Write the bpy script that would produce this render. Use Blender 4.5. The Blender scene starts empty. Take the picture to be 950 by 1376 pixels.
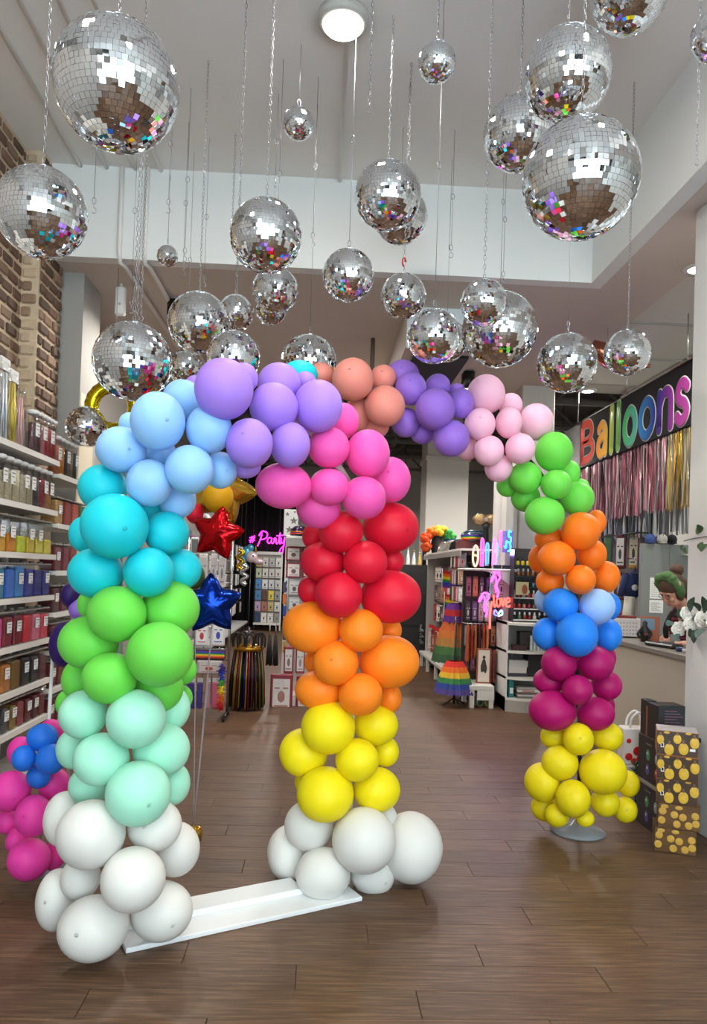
import bpy, bmesh, math, random
from mathutils import Vector, Matrix, Euler
random.seed(7)
SC = bpy.context.scene
COL = SC.collection
PI = math.pi

# ---------------------------------------------------------------- camera
FPX, PPX, PPY = 1000.0, 475.0, 750.0
CAM = Vector((0, 0, 1.62))
_yaw, _pit, _rol = math.radians(2.58), math.radians(1.15), 0.033
_h = Vector((math.cos(_yaw), -math.sin(_yaw), 0))
_f = Vector((math.sin(_yaw)*math.cos(_pit), math.cos(_yaw)*math.cos(_pit), math.sin(_pit)))
_v = _h.cross(_f)
_r = _h*math.cos(_rol) + _v*math.sin(_rol)
_u = _v*math.cos(_rol) - _h*math.sin(_rol)
cd = bpy.data.cameras.new('camera')
cam = bpy.data.objects.new('camera', cd); COL.objects.link(cam)
cam.matrix_world = Matrix((( _r.x,_u.x,-_f.x,CAM.x),(_r.y,_u.y,-_f.y,CAM.y),(_r.z,_u.z,-_f.z,CAM.z),(0,0,0,1)))
cd.sensor_fit = 'AUTO'; cd.sensor_width = 36.0
cd.lens = FPX/1376.0*36.0
cd.shift_y = (PPY-688.0)/1376.0
cd.clip_start = 0.05; cd.clip_end = 100
SC.camera = cam

def ray(px, py):
    return _f + _r*((px-PPX)/FPX) + _u*((PPY-py)/FPX)
def P(px, py, Y):                      # survey point: photograph pixel + measured depth -> place
    d = ray(px, py); t = (Y-CAM.y)/d.y
    return CAM + d*t
def PX(px, py, X):
    d = ray(px, py); t = (X-CAM.x)/d.x
    return CAM + d*t
def PZ(px, py, Z=0.0):
    d = ray(px, py); t = (Z-CAM.z)/d.z
    return CAM + d*t
def depth(p):
    return (Vector(p)-CAM).dot(_f)

# ---------------------------------------------------------------- world, lights, exposure
SC.view_settings.view_transform = 'Standard'
SC.view_settings.look = 'None'
SC.view_settings.gamma = 1.0
SC.view_settings.use_curve_mapping = False
SC.view_settings.exposure = 0.07
SC.display_settings.display_device = 'sRGB'
w = bpy.data.worlds.new('daylight'); SC.world = w; w.use_nodes = True
bg = w.node_tree.nodes['Background']
bg.inputs[0].default_value = (0.84, 0.92, 1.0, 1); bg.inputs[1].default_value = 7.6
try:
    cy = SC.cycles
    cy.use_denoising = True
    cy.max_bounces = 8; cy.diffuse_bounces = 4; cy.glossy_bounces = 4
    cy.transparent_max_bounces = 16; cy.transmission_bounces = 4
    cy.sample_clamp_indirect = 6.0
    cy.caustics_reflective = False; cy.caustics_refractive = False
except Exception:
    pass

# ---------------------------------------------------------------- helpers
def srgb(r, g, b):
    def l(c):
        c /= 255.0
        return c/12.92 if c <= 0.04045 else ((c+0.055)/1.055)**2.4
    return (l(r), l(g), l(b), 1)

MATS = {}
def mat(name, rgb, rough=0.5, metal=0.0, noise=0.0, nscale=8.0, emit=0.0, bump=0.0, bscale=40.0, spec=0.5, sheen=0.0, rand=0.0, sss=0.0, coat=0.0, alpha=1.0):
    if name in MATS: return MATS[name]
    m = bpy.data.materials.new(name); m.use_nodes = True
    nt = m.node_tree; b = nt.nodes['Principled BSDF']
    c = srgb(*rgb)
    b.inputs['Base Color'].default_value = c
    b.inputs['Roughness'].default_value = rough
    b.inputs['Metallic'].default_value = metal
    b.inputs['Specular IOR Level'].default_value = spec
    if coat: b.inputs['Coat Weight'].default_value = coat; b.inputs['Coat Roughness'].default_value = .1
    if sss:
        b.inputs['Subsurface Weight'].default_value = sss
        b.inputs['Subsurface Radius'].default_value = (1,1,1)
        b.inputs['Subsurface Scale'].default_value = .05
    if alpha < 1: b.inputs['Alpha'].default_value = alpha
    if emit:
        b.inputs['Emission Color'].default_value = c
        b.inputs['Emission Strength'].default_value = emit
    if noise or bump:
        tc = nt.nodes.new('ShaderNodeTexCoord')
    src = None
    if noise:
        n = nt.nodes.new('ShaderNodeTexNoise'); n.inputs['Scale'].default_value = nscale; n.inputs['Detail'].default_value = 4
        nt.links.new(tc.outputs['Object'], n.inputs['Vector'])
        mx = nt.nodes.new('ShaderNodeMixRGB'); mx.blend_type = 'MIX'
        k1 = tuple(max(0, x*(1-noise)) for x in c[:3])+(1,); k2 = tuple(min(1, x*(1+noise)) for x in c[:3])+(1,)
        mx.inputs[1].default_value = k1; mx.inputs[2].default_value = k2
        nt.links.new(n.outputs['Fac'], mx.inputs[0]); src = mx.outputs[0]
    if rand:
        oi = nt.nodes.new('ShaderNodeObjectInfo')
        mr = nt.nodes.new('ShaderNodeMapRange'); mr.inputs[3].default_value = 1-rand; mr.inputs[4].default_value = 1+rand
        nt.links.new(oi.outputs['Random'], mr.inputs[0])
        hv = nt.nodes.new('ShaderNodeHueSaturation'); hv.inputs['Color'].default_value = c
        nt.links.new(mr.outputs[0], hv.inputs['Value'])
        if src: nt.links.new(src, hv.inputs['Color'])
        src = hv.outputs[0]
    if src: nt.links.new(src, b.inputs['Base Color'])
    if bump:
        n2 = nt.nodes.new('ShaderNodeTexNoise'); n2.inputs['Scale'].default_value = bscale; n2.inputs['Detail'].default_value = 5
        nt.links.new(tc.outputs['Object'], n2.inputs['Vector'])
        bp = nt.nodes.new('ShaderNodeBump'); bp.inputs['Strength'].default_value = bump; bp.inputs['Distance'].default_value = 0.01
        nt.links.new(n2.outputs['Fac'], bp.inputs['Height']); nt.links.new(bp.outputs[0], b.inputs['Normal'])
    MATS[name] = m
    return m

def clear_mat(name, tint=(255,255,255), gloss=0.05, rough=0.06):
    if name in MATS: return MATS[name]
    m = bpy.data.materials.new(name); m.use_nodes = True; nt = m.node_tree
    nt.nodes.clear()
    o = nt.nodes.new('ShaderNodeOutputMaterial'); t = nt.nodes.new('ShaderNodeBsdfTransparent'); g = nt.nodes.new('ShaderNodeBsdfGlossy')
    t.inputs[0].default_value = srgb(*tint); g.inputs['Roughness'].default_value = rough
    x = nt.nodes.new('ShaderNodeMixShader')
    lw = nt.nodes.new('ShaderNodeLayerWeight'); lw.inputs[0].default_value = .25
    mr = nt.nodes.new('ShaderNodeMapRange'); mr.inputs[3].default_value = gloss; mr.inputs[4].default_value = min(1, gloss+.35)
    nt.links.new(lw.outputs['Fresnel'], mr.inputs[0]); nt.links.new(mr.outputs[0], x.inputs[0])
    nt.links.new(t.outputs[0], x.inputs[1]); nt.links.new(g.outputs[0], x.inputs[2]); nt.links.new(x.outputs[0], o.inputs[0])
    MATS[name] = m
    return m

def link(name, me, parent=None, loc=None, rot=None, scale=None):
    o = bpy.data.objects.new(name, me); COL.objects.link(o)
    if parent is not None: o.parent = parent
    if loc is not None: o.location = loc
    if rot is not None: o.rotation_euler = rot
    if scale is not None: o.scale = scale
    return o
def thing(name, label, cat, loc=(0,0,0), rz=0.0, group=None):
    o = bpy.data.objects.new(name, None); COL.objects.link(o)
    o.empty_display_size = .05
    o.location = loc; o.rotation_euler = (0,0,rz)
    o['label'] = label; o['category'] = cat
    if group: o['group'] = group
    return o
def tag(o, label, cat, group=None):
    o['label'] = label; o['category'] = cat
    if group: o['group'] = group
    return o
def struct(o, label=None):
    o['kind'] = 'structure'
    if label: o['label'] = label
    return o
def copy_tree(o, parent=None):
    c = o.copy(); COL.objects.link(c)
    if parent is not None: c.parent = parent
    for ch in list(o.children): copy_tree(ch, c)
    return c

class MB:
    def __init__(s): s.v=[]; s.f=[]; s.mi=[]; s.sm=[]; s.cur=0
    def m(s, i): s.cur=i; return s
    def add(s, vs, fs, smooth=False, M=None):
        b=len(s.v)
        s.v += [tuple(M@Vector(v)) if M is not None else tuple(v) for v in vs]
        for f in fs:
            s.f.append(tuple(b+i for i in f)); s.mi.append(s.cur); s.sm.append(smooth)
        return s
    def box(s, x0,y0,z0,x1,y1,z1, M=None, bev=0.0):
        if bev>0:
            b=min(bev,(x1-x0)/2.1,(y1-y0)/2.1,(z1-z0)/2.1); vs=[]; 
            bm=bmesh.new(); bmesh.ops.create_cube(bm,size=1)
            for v in bm.verts: v.co=Vector(((x0+x1)/2+v.co.x*(x1-x0),(y0+y1)/2+v.co.y*(y1-y0),(z0+z1)/2+v.co.z*(z1-z0)))
            bmesh.ops.bevel(bm,geom=bm.edges[:],offset=b,segments=1,affect='EDGES')
            bm.verts.index_update()
            s.add([v.co.copy() for v in bm.verts],[[v.index for v in f.verts] for f in bm.faces],False,M); bm.free(); return s
        vs=[(x0,y0,z0),(x1,y0,z0),(x1,y1,z0),(x0,y1,z0),(x0,y0,z1),(x1,y0,z1),(x1,y1,z1),(x0,y1,z1)]
        fs=[(0,3,2,1),(4,5,6,7),(0,1,5,4),(1,2,6,5),(2,3,7,6),(3,0,4,7)]
        return s.add(vs,fs,False,M)
    def quad(s,a,b,c,d): return s.add([a,b,c,d],[(0,1,2,3)])
    def lathe(s, prof, n=20, c=(0,0,0), M=None, smooth=True, sx=1, sy=1):
        vs=[];fs=[]
        for (r,z) in prof:
            for i in range(n):
                a=2*PI*i/n; vs.append((c[0]+r*math.cos(a)*sx,c[1]+r*math.sin(a)*sy,c[2]+z))
        for k in range(len(prof)-1):
            for i in range(n):
                j=(i+1)%n; fs.append((k*n+i,k*n+j,(k+1)*n+j,(k+1)*n+i))
        if prof[0][0]>1e-6: fs.append(tuple(reversed(range(n))))
        if prof[-1][0]>1e-6: fs.append(tuple((len(prof)-1)*n+i for i in range(n)))
        return s.add(vs,fs,smooth,M)
    def sphere(s,c,rx,ry=None,rz=None,n=16,k=10,M=None):
        ry=rx if ry is None else ry; rz=rx if rz is None else rz
        vs=[(c[0],c[1],c[2]-rz)];fs=[]
        for j in range(1,k):
            t=-PI/2+PI*j/k
            for i in range(n):
                a=2*PI*i/n; vs.append((c[0]+rx*math.cos(t)*math.cos(a),c[1]+ry*math.cos(t)*math.sin(a),c[2]+rz*math.sin(t)))
        vs.append((c[0],c[1],c[2]+rz)); L=len(vs)-1
        for i in range(n):
            j=(i+1)%n; fs.append((0,1+j,1+i)); fs.append((L,L-n+i,L-n+j))
        for q in range(k-2):
            for i in range(n):
                j=(i+1)%n; a=1+q*n; fs.append((a+i,a+j,a+n+j,a+n+i))
        return s.add(vs,fs,True,M)
    def tube(s, pts, r, n=8, closed=False, flat=None, M=None, caps=True):
        # sweep; r number or list; flat=(vector normal, factor) squashes the section along that vector
        pts=[Vector(p) for p in pts]; N=len(pts); vs=[];fs=[]
        up=None
        for i,p in enumerate(pts):
            if closed: t=(pts[(i+1)%N]-pts[i-1])
            else: t=pts[min(i+1,N-1)]-pts[max(i-1,0)]
            if t.length<1e-9: t=Vector((0,0,1))
            t.normalize()
            if flat is not None:
                nn=Vector(flat[0]).normalized(); a=nn.cross(t)
                if a.length<1e-6: a=t.orthogonal()
                a.normalize(); b=nn*flat[1]
            else:
                if up is None: up=t.orthogonal().normalized()
                up=(up-t*up.dot(t))
                if up.length<1e-6: up=t.orthogonal()
                up.normalize(); a=up; b=t.cross(up)
            rr=r[i] if isinstance(r,(list,tuple)) else r
            for q in range(n):
                an=2*PI*q/n; vs.append(p+a*(math.cos(an)*rr)+b*(math.sin(an)*rr))
        R=N if closed else N-1
        for k in range(R):
            k2=(k+1)%N
            for q in range(n):
                q2=(q+1)%n; fs.append((k*n+q,k*n+q2,k2*n+q2,k2*n+q))
        if not closed and caps:
            fs.append(tuple(reversed(range(n)))); fs.append(tuple((N-1)*n+q for q in range(n)))
        return s.add(vs,fs,True,M)
    def prism(s, poly, z0, z1, M=None):
        n=len(poly); vs=[(x,y,z0) for x,y in poly]+[(x,y,z1) for x,y in poly]
        fs=[tuple(reversed(range(n))),tuple(range(n,2*n))]+[(i,(i+1)%n,n+(i+1)%n,n+i) for i in range(n)]
        return s.add(vs,fs,False,M)
    def mesh(s, name, mats):
        me=bpy.data.meshes.new(name); me.from_pydata(s.v,[],s.f)
        if not isinstance(mats,(list,tuple)): mats=[mats]
        for m in mats: me.materials.append(m)
        me.polygons.foreach_set('material_index',s.mi); me.polygons.foreach_set('use_smooth',s.sm)
        me.update(); return me
    def build(s, name, mats, parent=None, loc=None, rot=None, world=False):
        if world and parent is not None:      # vertices given in world space, parent unrotated
            L=parent.location; s.v=[(a-L.x,b-L.y,c-L.z) for a,b,c in s.v]
        return link(name, s.mesh(name,mats), parent, loc, rot)

def smooth_path(pts, k=6, closed=False):
    pts=[Vector(p) for p in pts]; n=len(pts); out=[]
    rng=range(n if closed else n-1)
    for i in rng:
        if closed: p0,p1,p2,p3=pts[i-1],pts[i],pts[(i+1)%n],pts[(i+2)%n]
        else: p0,p1,p2,p3=pts[max(i-1,0)],pts[i],pts[i+1],pts[min(i+2,n-1)]
        for j in range(k):
            t=j/k; t2=t*t; t3=t2*t
            out.append(0.5*((2*p1)+(p2-p0)*t+(2*p0-5*p1+4*p2-p3)*t2+(3*p1-p0-3*p2+p3)*t3))
    if not closed: out.append(pts[-1])
    return out

# ---------------------------------------------------------------- materials
WHITE  = mat('white_paint',(228,228,226),.55,noise=.03,nscale=3)
SHELFW = mat('shelf_white',(225,222,214),.4)
CEILG  = mat('ceiling_grey',(236,233,229),.8,noise=.05,nscale=1.3,bump=.1,bscale=9)
SOFFG  = mat('soffit_taupe',(208,197,188),.8,noise=.04,nscale=1.2)
BANDW  = mat('band_white',(236,238,236),.7,noise=.02,nscale=1)
COLG   = mat('column_grey',(158,156,151),.7,noise=.06,nscale=3)
COLB   = mat('column_beige',(205,194,170),.7,noise=.05,nscale=3)
DARKC  = mat('dark_ceiling',(58,54,52),.8)
BLACKP = mat('black_paint',(22,22,23),.35)
BLACKM = mat('black_matt',(20,19,20),.7)
BLACKF = mat('black_fabric',(13,12,14),.95,bump=.4,bscale=60)
CHROME = mat('chrome_wire',(190,190,192),.25,metal=1)
STEEL  = mat('chain_steel',(150,151,155),.4,metal=1)
MIRROR = mat('mirror_glass',(238,241,245),.015,metal=1)
GROUT  = mat('mirror_ball_core',(128,130,136),.4,metal=.5)
CONDUIT= mat('conduit_paint',(236,233,229),.6)
CLEAR  = clear_mat('clear_plastic')
CLEARB = mat('clear_base',(176,186,194),.2,alpha=.45)
GLASS  = clear_mat('window_glass',(245,250,250),.05,.02)
PAPER  = mat('paper',(236,236,230),.8)
TAGW   = mat('white_tag',(232,232,228),.6)
BLACKI = mat('black_print',(30,30,32),.6)
# ================================================================ SETTING
XL, XR, YF, YB = -2.5, 5.6, -3.0, 21.5
ZT, ZS, YR = 4.98, 4.2, 6.3           # upper ceiling, soffit, end of the raised ceiling
XRR, XSO = 2.27, 3.0                  # right face of the raised bay, outer edge of the soffit

def wood(name, island):
    m=bpy.data.materials.new(name); m.use_nodes=True; nt=m.node_tree; b=nt.nodes['Principled BSDF']
    tc=nt.nodes.new('ShaderNodeTexCoord'); mp=nt.nodes.new('ShaderNodeMapping'); mp.inputs['Scale'].default_value=(1.3,22,1)
    if island: rn=nt.nodes.new('ShaderNodeNewGeometry').outputs['Random Per Island']
    else: rn=nt.nodes.new('ShaderNodeObjectInfo').outputs['Random']
    mu=nt.nodes.new('ShaderNodeMath'); mu.operation='MULTIPLY'; mu.inputs[1].default_value=37.0
    nt.links.new(rn,mu.inputs[0])
    cx=nt.nodes.new('ShaderNodeCombineXYZ'); nt.links.new(mu.outputs[0],cx.inputs[0]); nt.links.new(mu.outputs[0],cx.inputs[1])
    nt.links.new(cx.outputs[0],mp.inputs['Location']); nt.links.new(tc.outputs['Object'],mp.inputs['Vector'])
    n=nt.nodes.new('ShaderNodeTexNoise'); n.inputs['Scale'].default_value=3.0; n.inputs['Detail'].default_value=8; n.inputs['Roughness'].default_value=.65
    nt.links.new(mp.outputs[0],n.inputs['Vector'])
    cr=nt.nodes.new('ShaderNodeValToRGB'); e=cr.color_ramp.elements
    e[0].position=.30; e[0].color=srgb(66,47,34); e[1].position=.72; e[1].color=srgb(124,95,70)
    k=cr.color_ramp.elements.new(.5); k.color=srgb(92,68,50)
    nt.links.new(n.outputs['Fac'],cr.inputs[0])
    mr=nt.nodes.new('ShaderNodeMapRange'); mr.inputs[3].default_value=.86; mr.inputs[4].default_value=1.14; nt.links.new(rn,mr.inputs[0])
    hv=nt.nodes.new('ShaderNodeHueSaturation'); nt.links.new(mr.outputs[0],hv.inputs['Value']); nt.links.new(cr.outputs[0],hv.inputs['Color'])
    nt.links.new(hv.outputs[0],b.inputs['Base Color'])
    b.inputs['Roughness'].default_value=.46; b.inputs['Specular IOR Level'].default_value=.25
    bp=nt.nodes.new('ShaderNodeBump'); bp.inputs['Strength'].default_value=.15; bp.inputs['Distance'].default_value=.004
    nt.links.new(n.outputs['Fac'],bp.inputs['Height']); nt.links.new(bp.outputs[0],b.inputs['Normal'])
    return m
WOODP, WOODI = wood('floor_wood_plank',False), wood('floor_wood_field',True)
SUBF=mat('subfloor',(60,48,41),.8)
floor=struct(MB().box(XL-.2,YF-.2,-.12,XR+.2,YB+.2,-.006).build('floor',SUBF))
PW,PL=.185,1.25
plank_me=MB().box(-PL/2+.0012,-PW/2+.0012,-.006,PL/2-.0012,PW/2-.0012,0,bev=.0015).mesh('plank',WOODP)
far=MB()
row=0; y=YF
while y<YB:
    off=(row*0.47)%PL; x=XL-off
    while x<XR:
        cx,cy=x+PL/2,y+PW/2
        if 2.2<cy<6.2 and -2.3<cx+.5 and cx-.5<2.8 and abs(cx-.045*cy)<.52*cy+.7:
            link('plank',plank_me,floor,(cx,cy,0))
        else:
            a,b2=max(x+.0012,XL),min(x+PL-.0012,XR)
            if b2>a: far.box(a,y+.0012,-.006,b2,y+PW-.0012,0)
        x+=PL
    y+=PW; row+=1
fo=far.build('far_planks',WOODI,floor); fo['kind']='stuff'

# ---- walls
def wallbox(name,m,*b,label=None):
    return struct(MB().box(*b).build(name,m),label)
MORTAR=mat('brick_mortar',(200,180,152),.9,noise=.25,nscale=6,bump=.8,bscale=25)
LWALL=mat('wall_left_grey',(150,145,140),.8,noise=.04,nscale=2)
wl=wallbox('wall_left',LWALL,XL-.25,YF,0,XL-.03,YB,5.2)
struct(MB().box(XL-.03,4.6,0,XL,6.75,5.0).build('brick_bed',MORTAR,wl))
struct(MB().box(XL,6.12,0,-2.36,6.62,5.0).build('brick_pier_core',MORTAR,wl))
BRICKS=[mat('brick_dark',(98,76,62),.85,noise=.35,nscale=14,bump=.6,bscale=45,rand=.25),
        mat('brick_red',(112,84,68),.85,noise=.35,nscale=12,bump=.6,bscale=45,rand=.22),
        mat('brick_limewashed',(184,162,136),.9,noise=.22,nscale=9,bump=.6,bscale=35,rand=.12),
        mat('brick_buff',(138,112,92),.9,noise=.3,nscale=11,bump=.6,bscale=40,rand=.18)]
def bricks(axis,a0,a1,z0,z1,fixed,out,L=.2,H=.105,gap=.026):
    mesh={}
    zz=z0; r=0
    while zz<z1-.03:
        a=a0-(r%2)*L*.5
        while a<a1-.02:
            s,e=max(a,a0)+gap/2,min(a+L,a1)-gap/2
            if e-s>.03:
                h=min(H,z1-zz)-gap
                wcol=random.random(); zf=(zz-z0)/(z1-z0)
                mi=random.choice([0,0,1,3,1]) if axis=='y' else random.choice([2,2,3,2])
                key=(round(e-s,3),round(h,3),mi)
                if key not in mesh:
                    w2=(e-s)/2
                    if axis=='y': mesh[key]=MB().box(-.01,-w2,-h/2,.014,w2,h/2,bev=.011).mesh('brick',BRICKS[mi])
                    else: mesh[key]=MB().box(-w2,-.014,-h/2,w2,.01,h/2,bev=.011).mesh('brick',BRICKS[mi])
                p=(fixed+random.uniform(-.006,.006),(s+e)/2,zz+h/2) if axis=='y' else ((s+e)/2,fixed+random.uniform(-.006,.006),zz+h/2)
                link('brick',mesh[key],wl,p,(random.uniform(-.02,.02),random.uniform(-.01,.01),random.uniform(-.015,.015)))
            a+=L
        zz+=H; r+=1
bricks('y',5.35,6.12,2.25,4.97,XL,1)
bricks('y',6.13,6.62,2.25,4.97,-2.355,1)
bricks('x',XL,-2.36,2.25,4.97,6.115,1)
wallbox('wall_right',mat('wall_right_white',(214,212,206),.8),XR,YF,0,XR+.2,YB,5.3)
wallbox('wall_back',mat('wall_back_grey',(176,174,170),.8),XL-.25,YB,0,XR+.2,YB+.2,5.3)
# shopfront behind the photographer: the daylight the mirror balls reflect
FR=mat('shopfront_frame',(60,60,62),.4)
wf=struct(MB().box(XL-.25,YF-.2,4.65,XR+.2,YF,5.3).box(XL-.25,YF-.2,0,XL+.35,YF,4.65).box(XR-.5,YF-.2,0,XR+.2,YF,4.65).box(XL+.35,YF-.2,0,XR-.5,YF,.25).build('wall_front',mat('wall_front_white',(205,205,203),.8)))
edges=[XL+.35+(XR-.5-XL-.35)*i/5 for i in range(6)]
for i in range(5):
    a,b=edges[i],edges[i+1]
    fr=MB()
    for q in ((a,.25,a+.05,4.65),(b-.05,.25,b,4.65),(a+.05,.25,b-.05,.31),(a+.05,4.59,b-.05,4.65),(a+.05,2.7,b-.05,2.76)): fr.box(q[0],YF-.12,q[1],q[2],YF-.04,q[3])
    wo=struct(fr.build('window_%d'%(i+1),FR))
    link('pane',MB().box(a+.05,YF-.085,.31,b-.05,YF-.079,4.59).mesh('pane',GLASS),wo)
    ld=bpy.data.lights.new('daylight_portal','AREA'); ld.shape='RECTANGLE'; ld.size=b-a-.1; ld.size_y=4.28
    ld.cycles.is_portal=True
    lo=bpy.data.objects.new('daylight_portal',ld); COL.objects.link(lo); lo.location=((a+b)/2,YF-.02,2.45); lo.rotation_euler=(PI/2,0,PI)
# ---- ceilings
ce=struct(MB().box(XL-.25,YF,ZT,XRR+.1,YR+.1,ZT+.15).build('ceiling',CEILG))
struct(MB().box(XL,YR,ZS,XRR+.12,YR+.12,ZT).build('bulkhead_band',BANDW,ce))
struct(MB().box(XRR,YF,ZS,XRR+.12,YR,ZT).build('bulkhead_side',BANDW,ce))
struct(MB().box(XL-.2,YR+.12,ZS,XSO,10.4,ZS+.14).box(XRR+.12,YF,ZS,XSO,YR+.12,ZS+.14).build('soffit',SOFFG,ce))
struct(MB().box(XL-.2,10.4,ZS,XSO,10.46,5.2).box(XSO,10.4,4.34,XR,10.46,5.2).build('soffit_end',SOFFG,ce))
TILE=mat('ceiling_tile',(212,210,202),.85,noise=.03,nscale=30,bump=.2,bscale=80)
TBAR=mat('ceiling_grid',(168,164,156),.5)
struct(MB().box(XSO-.06,YF,4.30,XR,10.4,4.4).build('tile_backing',TBAR,ce))
tme=MB().box(-.588,-.588,0,.588,.588,.02,bev=.004).mesh('ceiling_tile',TILE)
tme2=MB().box(-1.285,-1.18,0,1.285,1.18,.02,bev=.004).mesh('ceiling_tile',TILE)
yy=3.15
while yy<10.3:
    for xx in (3.62,4.83): link('ceiling_tile',tme,ce,(xx,yy,4.268))
    yy+=1.21
struct(MB().box(XSO,YF,4.262,XR,2.54,4.30).build('tile_field',TILE,ce))
bar=MB()
for xx in (3.02,4.225,5.43): bar.box(xx-.02,2.8,4.25,xx+.02,10.4,4.27)
yy=3.15-.605
while yy<10.4: bar.box(XSO,yy-.012,4.252,XR,yy+.012,4.27); yy+=1.21
struct(bar.build('grid_rails',TBAR,ce))
struct(MB().box(XL-.25,10.46,5.0,XR+.2,YB+.2,5.2).build('dark_deck',DARKC,ce))
for i in range(5):     # open roof trusses over the far hall
    yb=11.4+i*2.0
    t=thing('roof_truss',['nearest dark steel roof truss over the far hall','second dark steel roof truss from the soffit','third dark steel roof truss from the soffit','fourth dark steel roof truss from the soffit','dark steel roof truss beside the back wall'][i],'truss',(0,yb,4.35),group='roof trusses of the far hall')
    DS=mat('truss_steel',(92,88,84),.6)
    MB().box(-2.49,-.04,0,5.59,.04,.07).build('bottom_chord',DS,t)
    MB().box(-2.49,-.04,.53,5.59,.04,.60).build('top_chord',DS,t)
    k=0; x=-2.4
    while x<5.2:
        p,q=((x,0,.06),(x+.5,0,.54)) if k%2==0 else ((x,0,.54),(x+.5,0,.06))
        MB().tube([p,q],.022,6).build('web_bar',DS,t); x+=.5; k+=1
PURL=mat('purlin',(120,114,106),.7)
for xx in (-1.2,.3,1.8,3.3):
    tag(MB().box(xx-.06,10.47,4.96,xx+.06,YB-.01,5.0).build('roof_purlin',PURL),{-1.2:'roof purlin nearest the brick wall side',.3:'roof purlin over the middle of the far hall',1.8:'roof purlin over the white far column',3.3:'roof purlin nearest the balloon sign'}[xx],'purlin','purlins of the far hall')
# long duct box under the soffit
dk=thing('air_duct','long pale boxed air duct running under the taupe soffit','duct',(1.12,7.1,3.8))
MB().box(-.36,0,.03,.36,3.28,.40).build('duct_body',SOFFG,dk)
MB().box(-.36,-.02,0,.36,0,.40).build('duct_face_lit',mat('duct_face_lit',(222,232,238),.5),dk)  # paler than the body: light falling on the front put into its colour
MB().box(-.25,.25,0,.30,1.5,.03).build('dark_recess_plate',BLACKM,dk)  # flat black plate stands for the dark recess under the duct
MB().tube([(-.62,1.0,.4),(-.62,1.0,-.75)],.025,8).build('drop_rod',CHROME,dk)
# grey and beige column past the brick wall, darker wall return
pg=thing('pillar','grey plastered column with a beige flank past the brick wall','pillar',(-2.3,6.66,0))
MB().box(-.195,0,0,.13,.02,ZS).build('grey_face',COLG,pg)
MB().box(-.195,.02,0,.13,.5,ZS).build('side_face',COLG,pg)
MB().box(.13,.03,0,.133,.42,3.15).build('beige_panel',COLB,pg)
wp=thing('pillar','white square pillar wrapped with the white rose garland','pillar',(2.52,4.55,0))
MB().box(0,0,0,.55,.45,ZS-.001,bev=.008).build('shaft',WHITE,wp)
pc=thing('pillar','white square column in the far hall behind the rainbow wig','pillar',(2.05,14.6,0))
MB().box(0,0,0,.84,.8,4.99,bev=.01).build('shaft',mat('column_cream',(206,203,197),.7),pc)
MB().box(-.03,-.03,3.9,.87,.83,4.0,bev=.01).build('collar',mat('column_cream',(206,203,197),.7),pc)
pc=thing('pillar','white square column beside the lime green balloons','pillar',(2.62,9.75,0))
MB().box(0,0,0,.44,.44,ZS-.001,bev=.01).build('shaft',mat('column_cream',(206,203,197),.7),pc)
struct(MB().box(2.30,9.82,0,2.615,9.88,3.0).build('wall_divider',mat('column_cream',(206,203,197),.7)))
# conduits
def conduit(pts,label,r=.016):
    o=MB().tube(pts,r,8).build('conduit',CONDUIT); tag(o,label,'conduit','conduits on the ceiling')
zc=ZT-.017
for xx,l in ((-2.12,'first white ceiling conduit from the brick wall'),(-1.9,'second white ceiling conduit from the brick wall'),(-1.66,'third white ceiling conduit from the brick wall'),(-1.45,'fourth white ceiling conduit from the brick wall'),(.06,'white ceiling conduit running past the round lamp')):
    conduit([(xx,YF+.1,zc),(xx,YR-.01,zc)],l)
for xx,l in ((-1.77,'white conduit bending under the band, nearer the brick wall'),(-1.56,'white conduit bending under the band, nearer the middle')):
    conduit([(xx,YR-.022,ZT-.006),(xx,YR-.022,ZS+.05),(xx,YR+.02,ZS-.024),(xx+.02,YR+.1,ZS-.024),(xx+.05,10.3,ZS-.024)],l,.02)
q=P(163,383,6.85)
em=thing('alarm_sounder','small white wall alarm box hanging under the soffit','alarm',(q.x,6.85,4.2))
MB().box(-.045,-.03,-.30,.045,.03,-.04,bev=.012).build('casing',WHITE,em)
MB().tube([(0,0,-.04),(0,0,-.001)],.012,8).build('stem',WHITE,em)
MB().sphere((0,-.031,-.2),.012).build('lens',mat('alarm_lens',(190,190,190),.2),em)
# ---- lamps
LEMIT=mat('lamp_diffuser',(255,250,240),.5,emit=14)
def area(parent,loc,power,size,col=(1,.95,.88),spread=PI):
    ld=bpy.data.lights.new('lamp_light','AREA'); ld.shape='DISK'; ld.size=size; ld.energy=power; ld.color=col; ld.spread=spread
    o=bpy.data.objects.new('lamp_light',ld); COL.objects.link(o); o.parent=parent; o.location=loc; return o
LW=float(27)
for i,(x,y) in enumerate(((.03,4.42),(.03,1.6),(.03,-1.2),(-1.5,2.8),(1.5,2.8),(-1.5,.2),(1.5,.2))):  # only the first lamp is in view, the rest added for general light
    L=thing('ceiling_lamp',['round lit ceiling lamp with grey rim above the mirror balls','added unseen round ceiling lamp above the photographer','added unseen round ceiling lamp near the shopfront','added unseen round ceiling lamp on the brick wall side, inner row','added unseen round ceiling lamp on the pillar side, inner row','added unseen round ceiling lamp on the brick wall side, outer row','added unseen round ceiling lamp on the pillar side, outer row'][i],'lamp',(x,y,ZT),group='round lamps of the raised ceiling')
    MB().lathe([(.15,0),(.155,-.03),(.148,-.06),(.125,-.065)],28).build('rim',mat('lamp_rim',(180,178,172),.4),L)
    MB().lathe([(.125,-.062),(.11,-.085),(.07,-.10),(0,-.105)],28).build('diffuser',LEMIT,L)
    area(L,(0,0,-.12),LW,.24)
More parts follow.
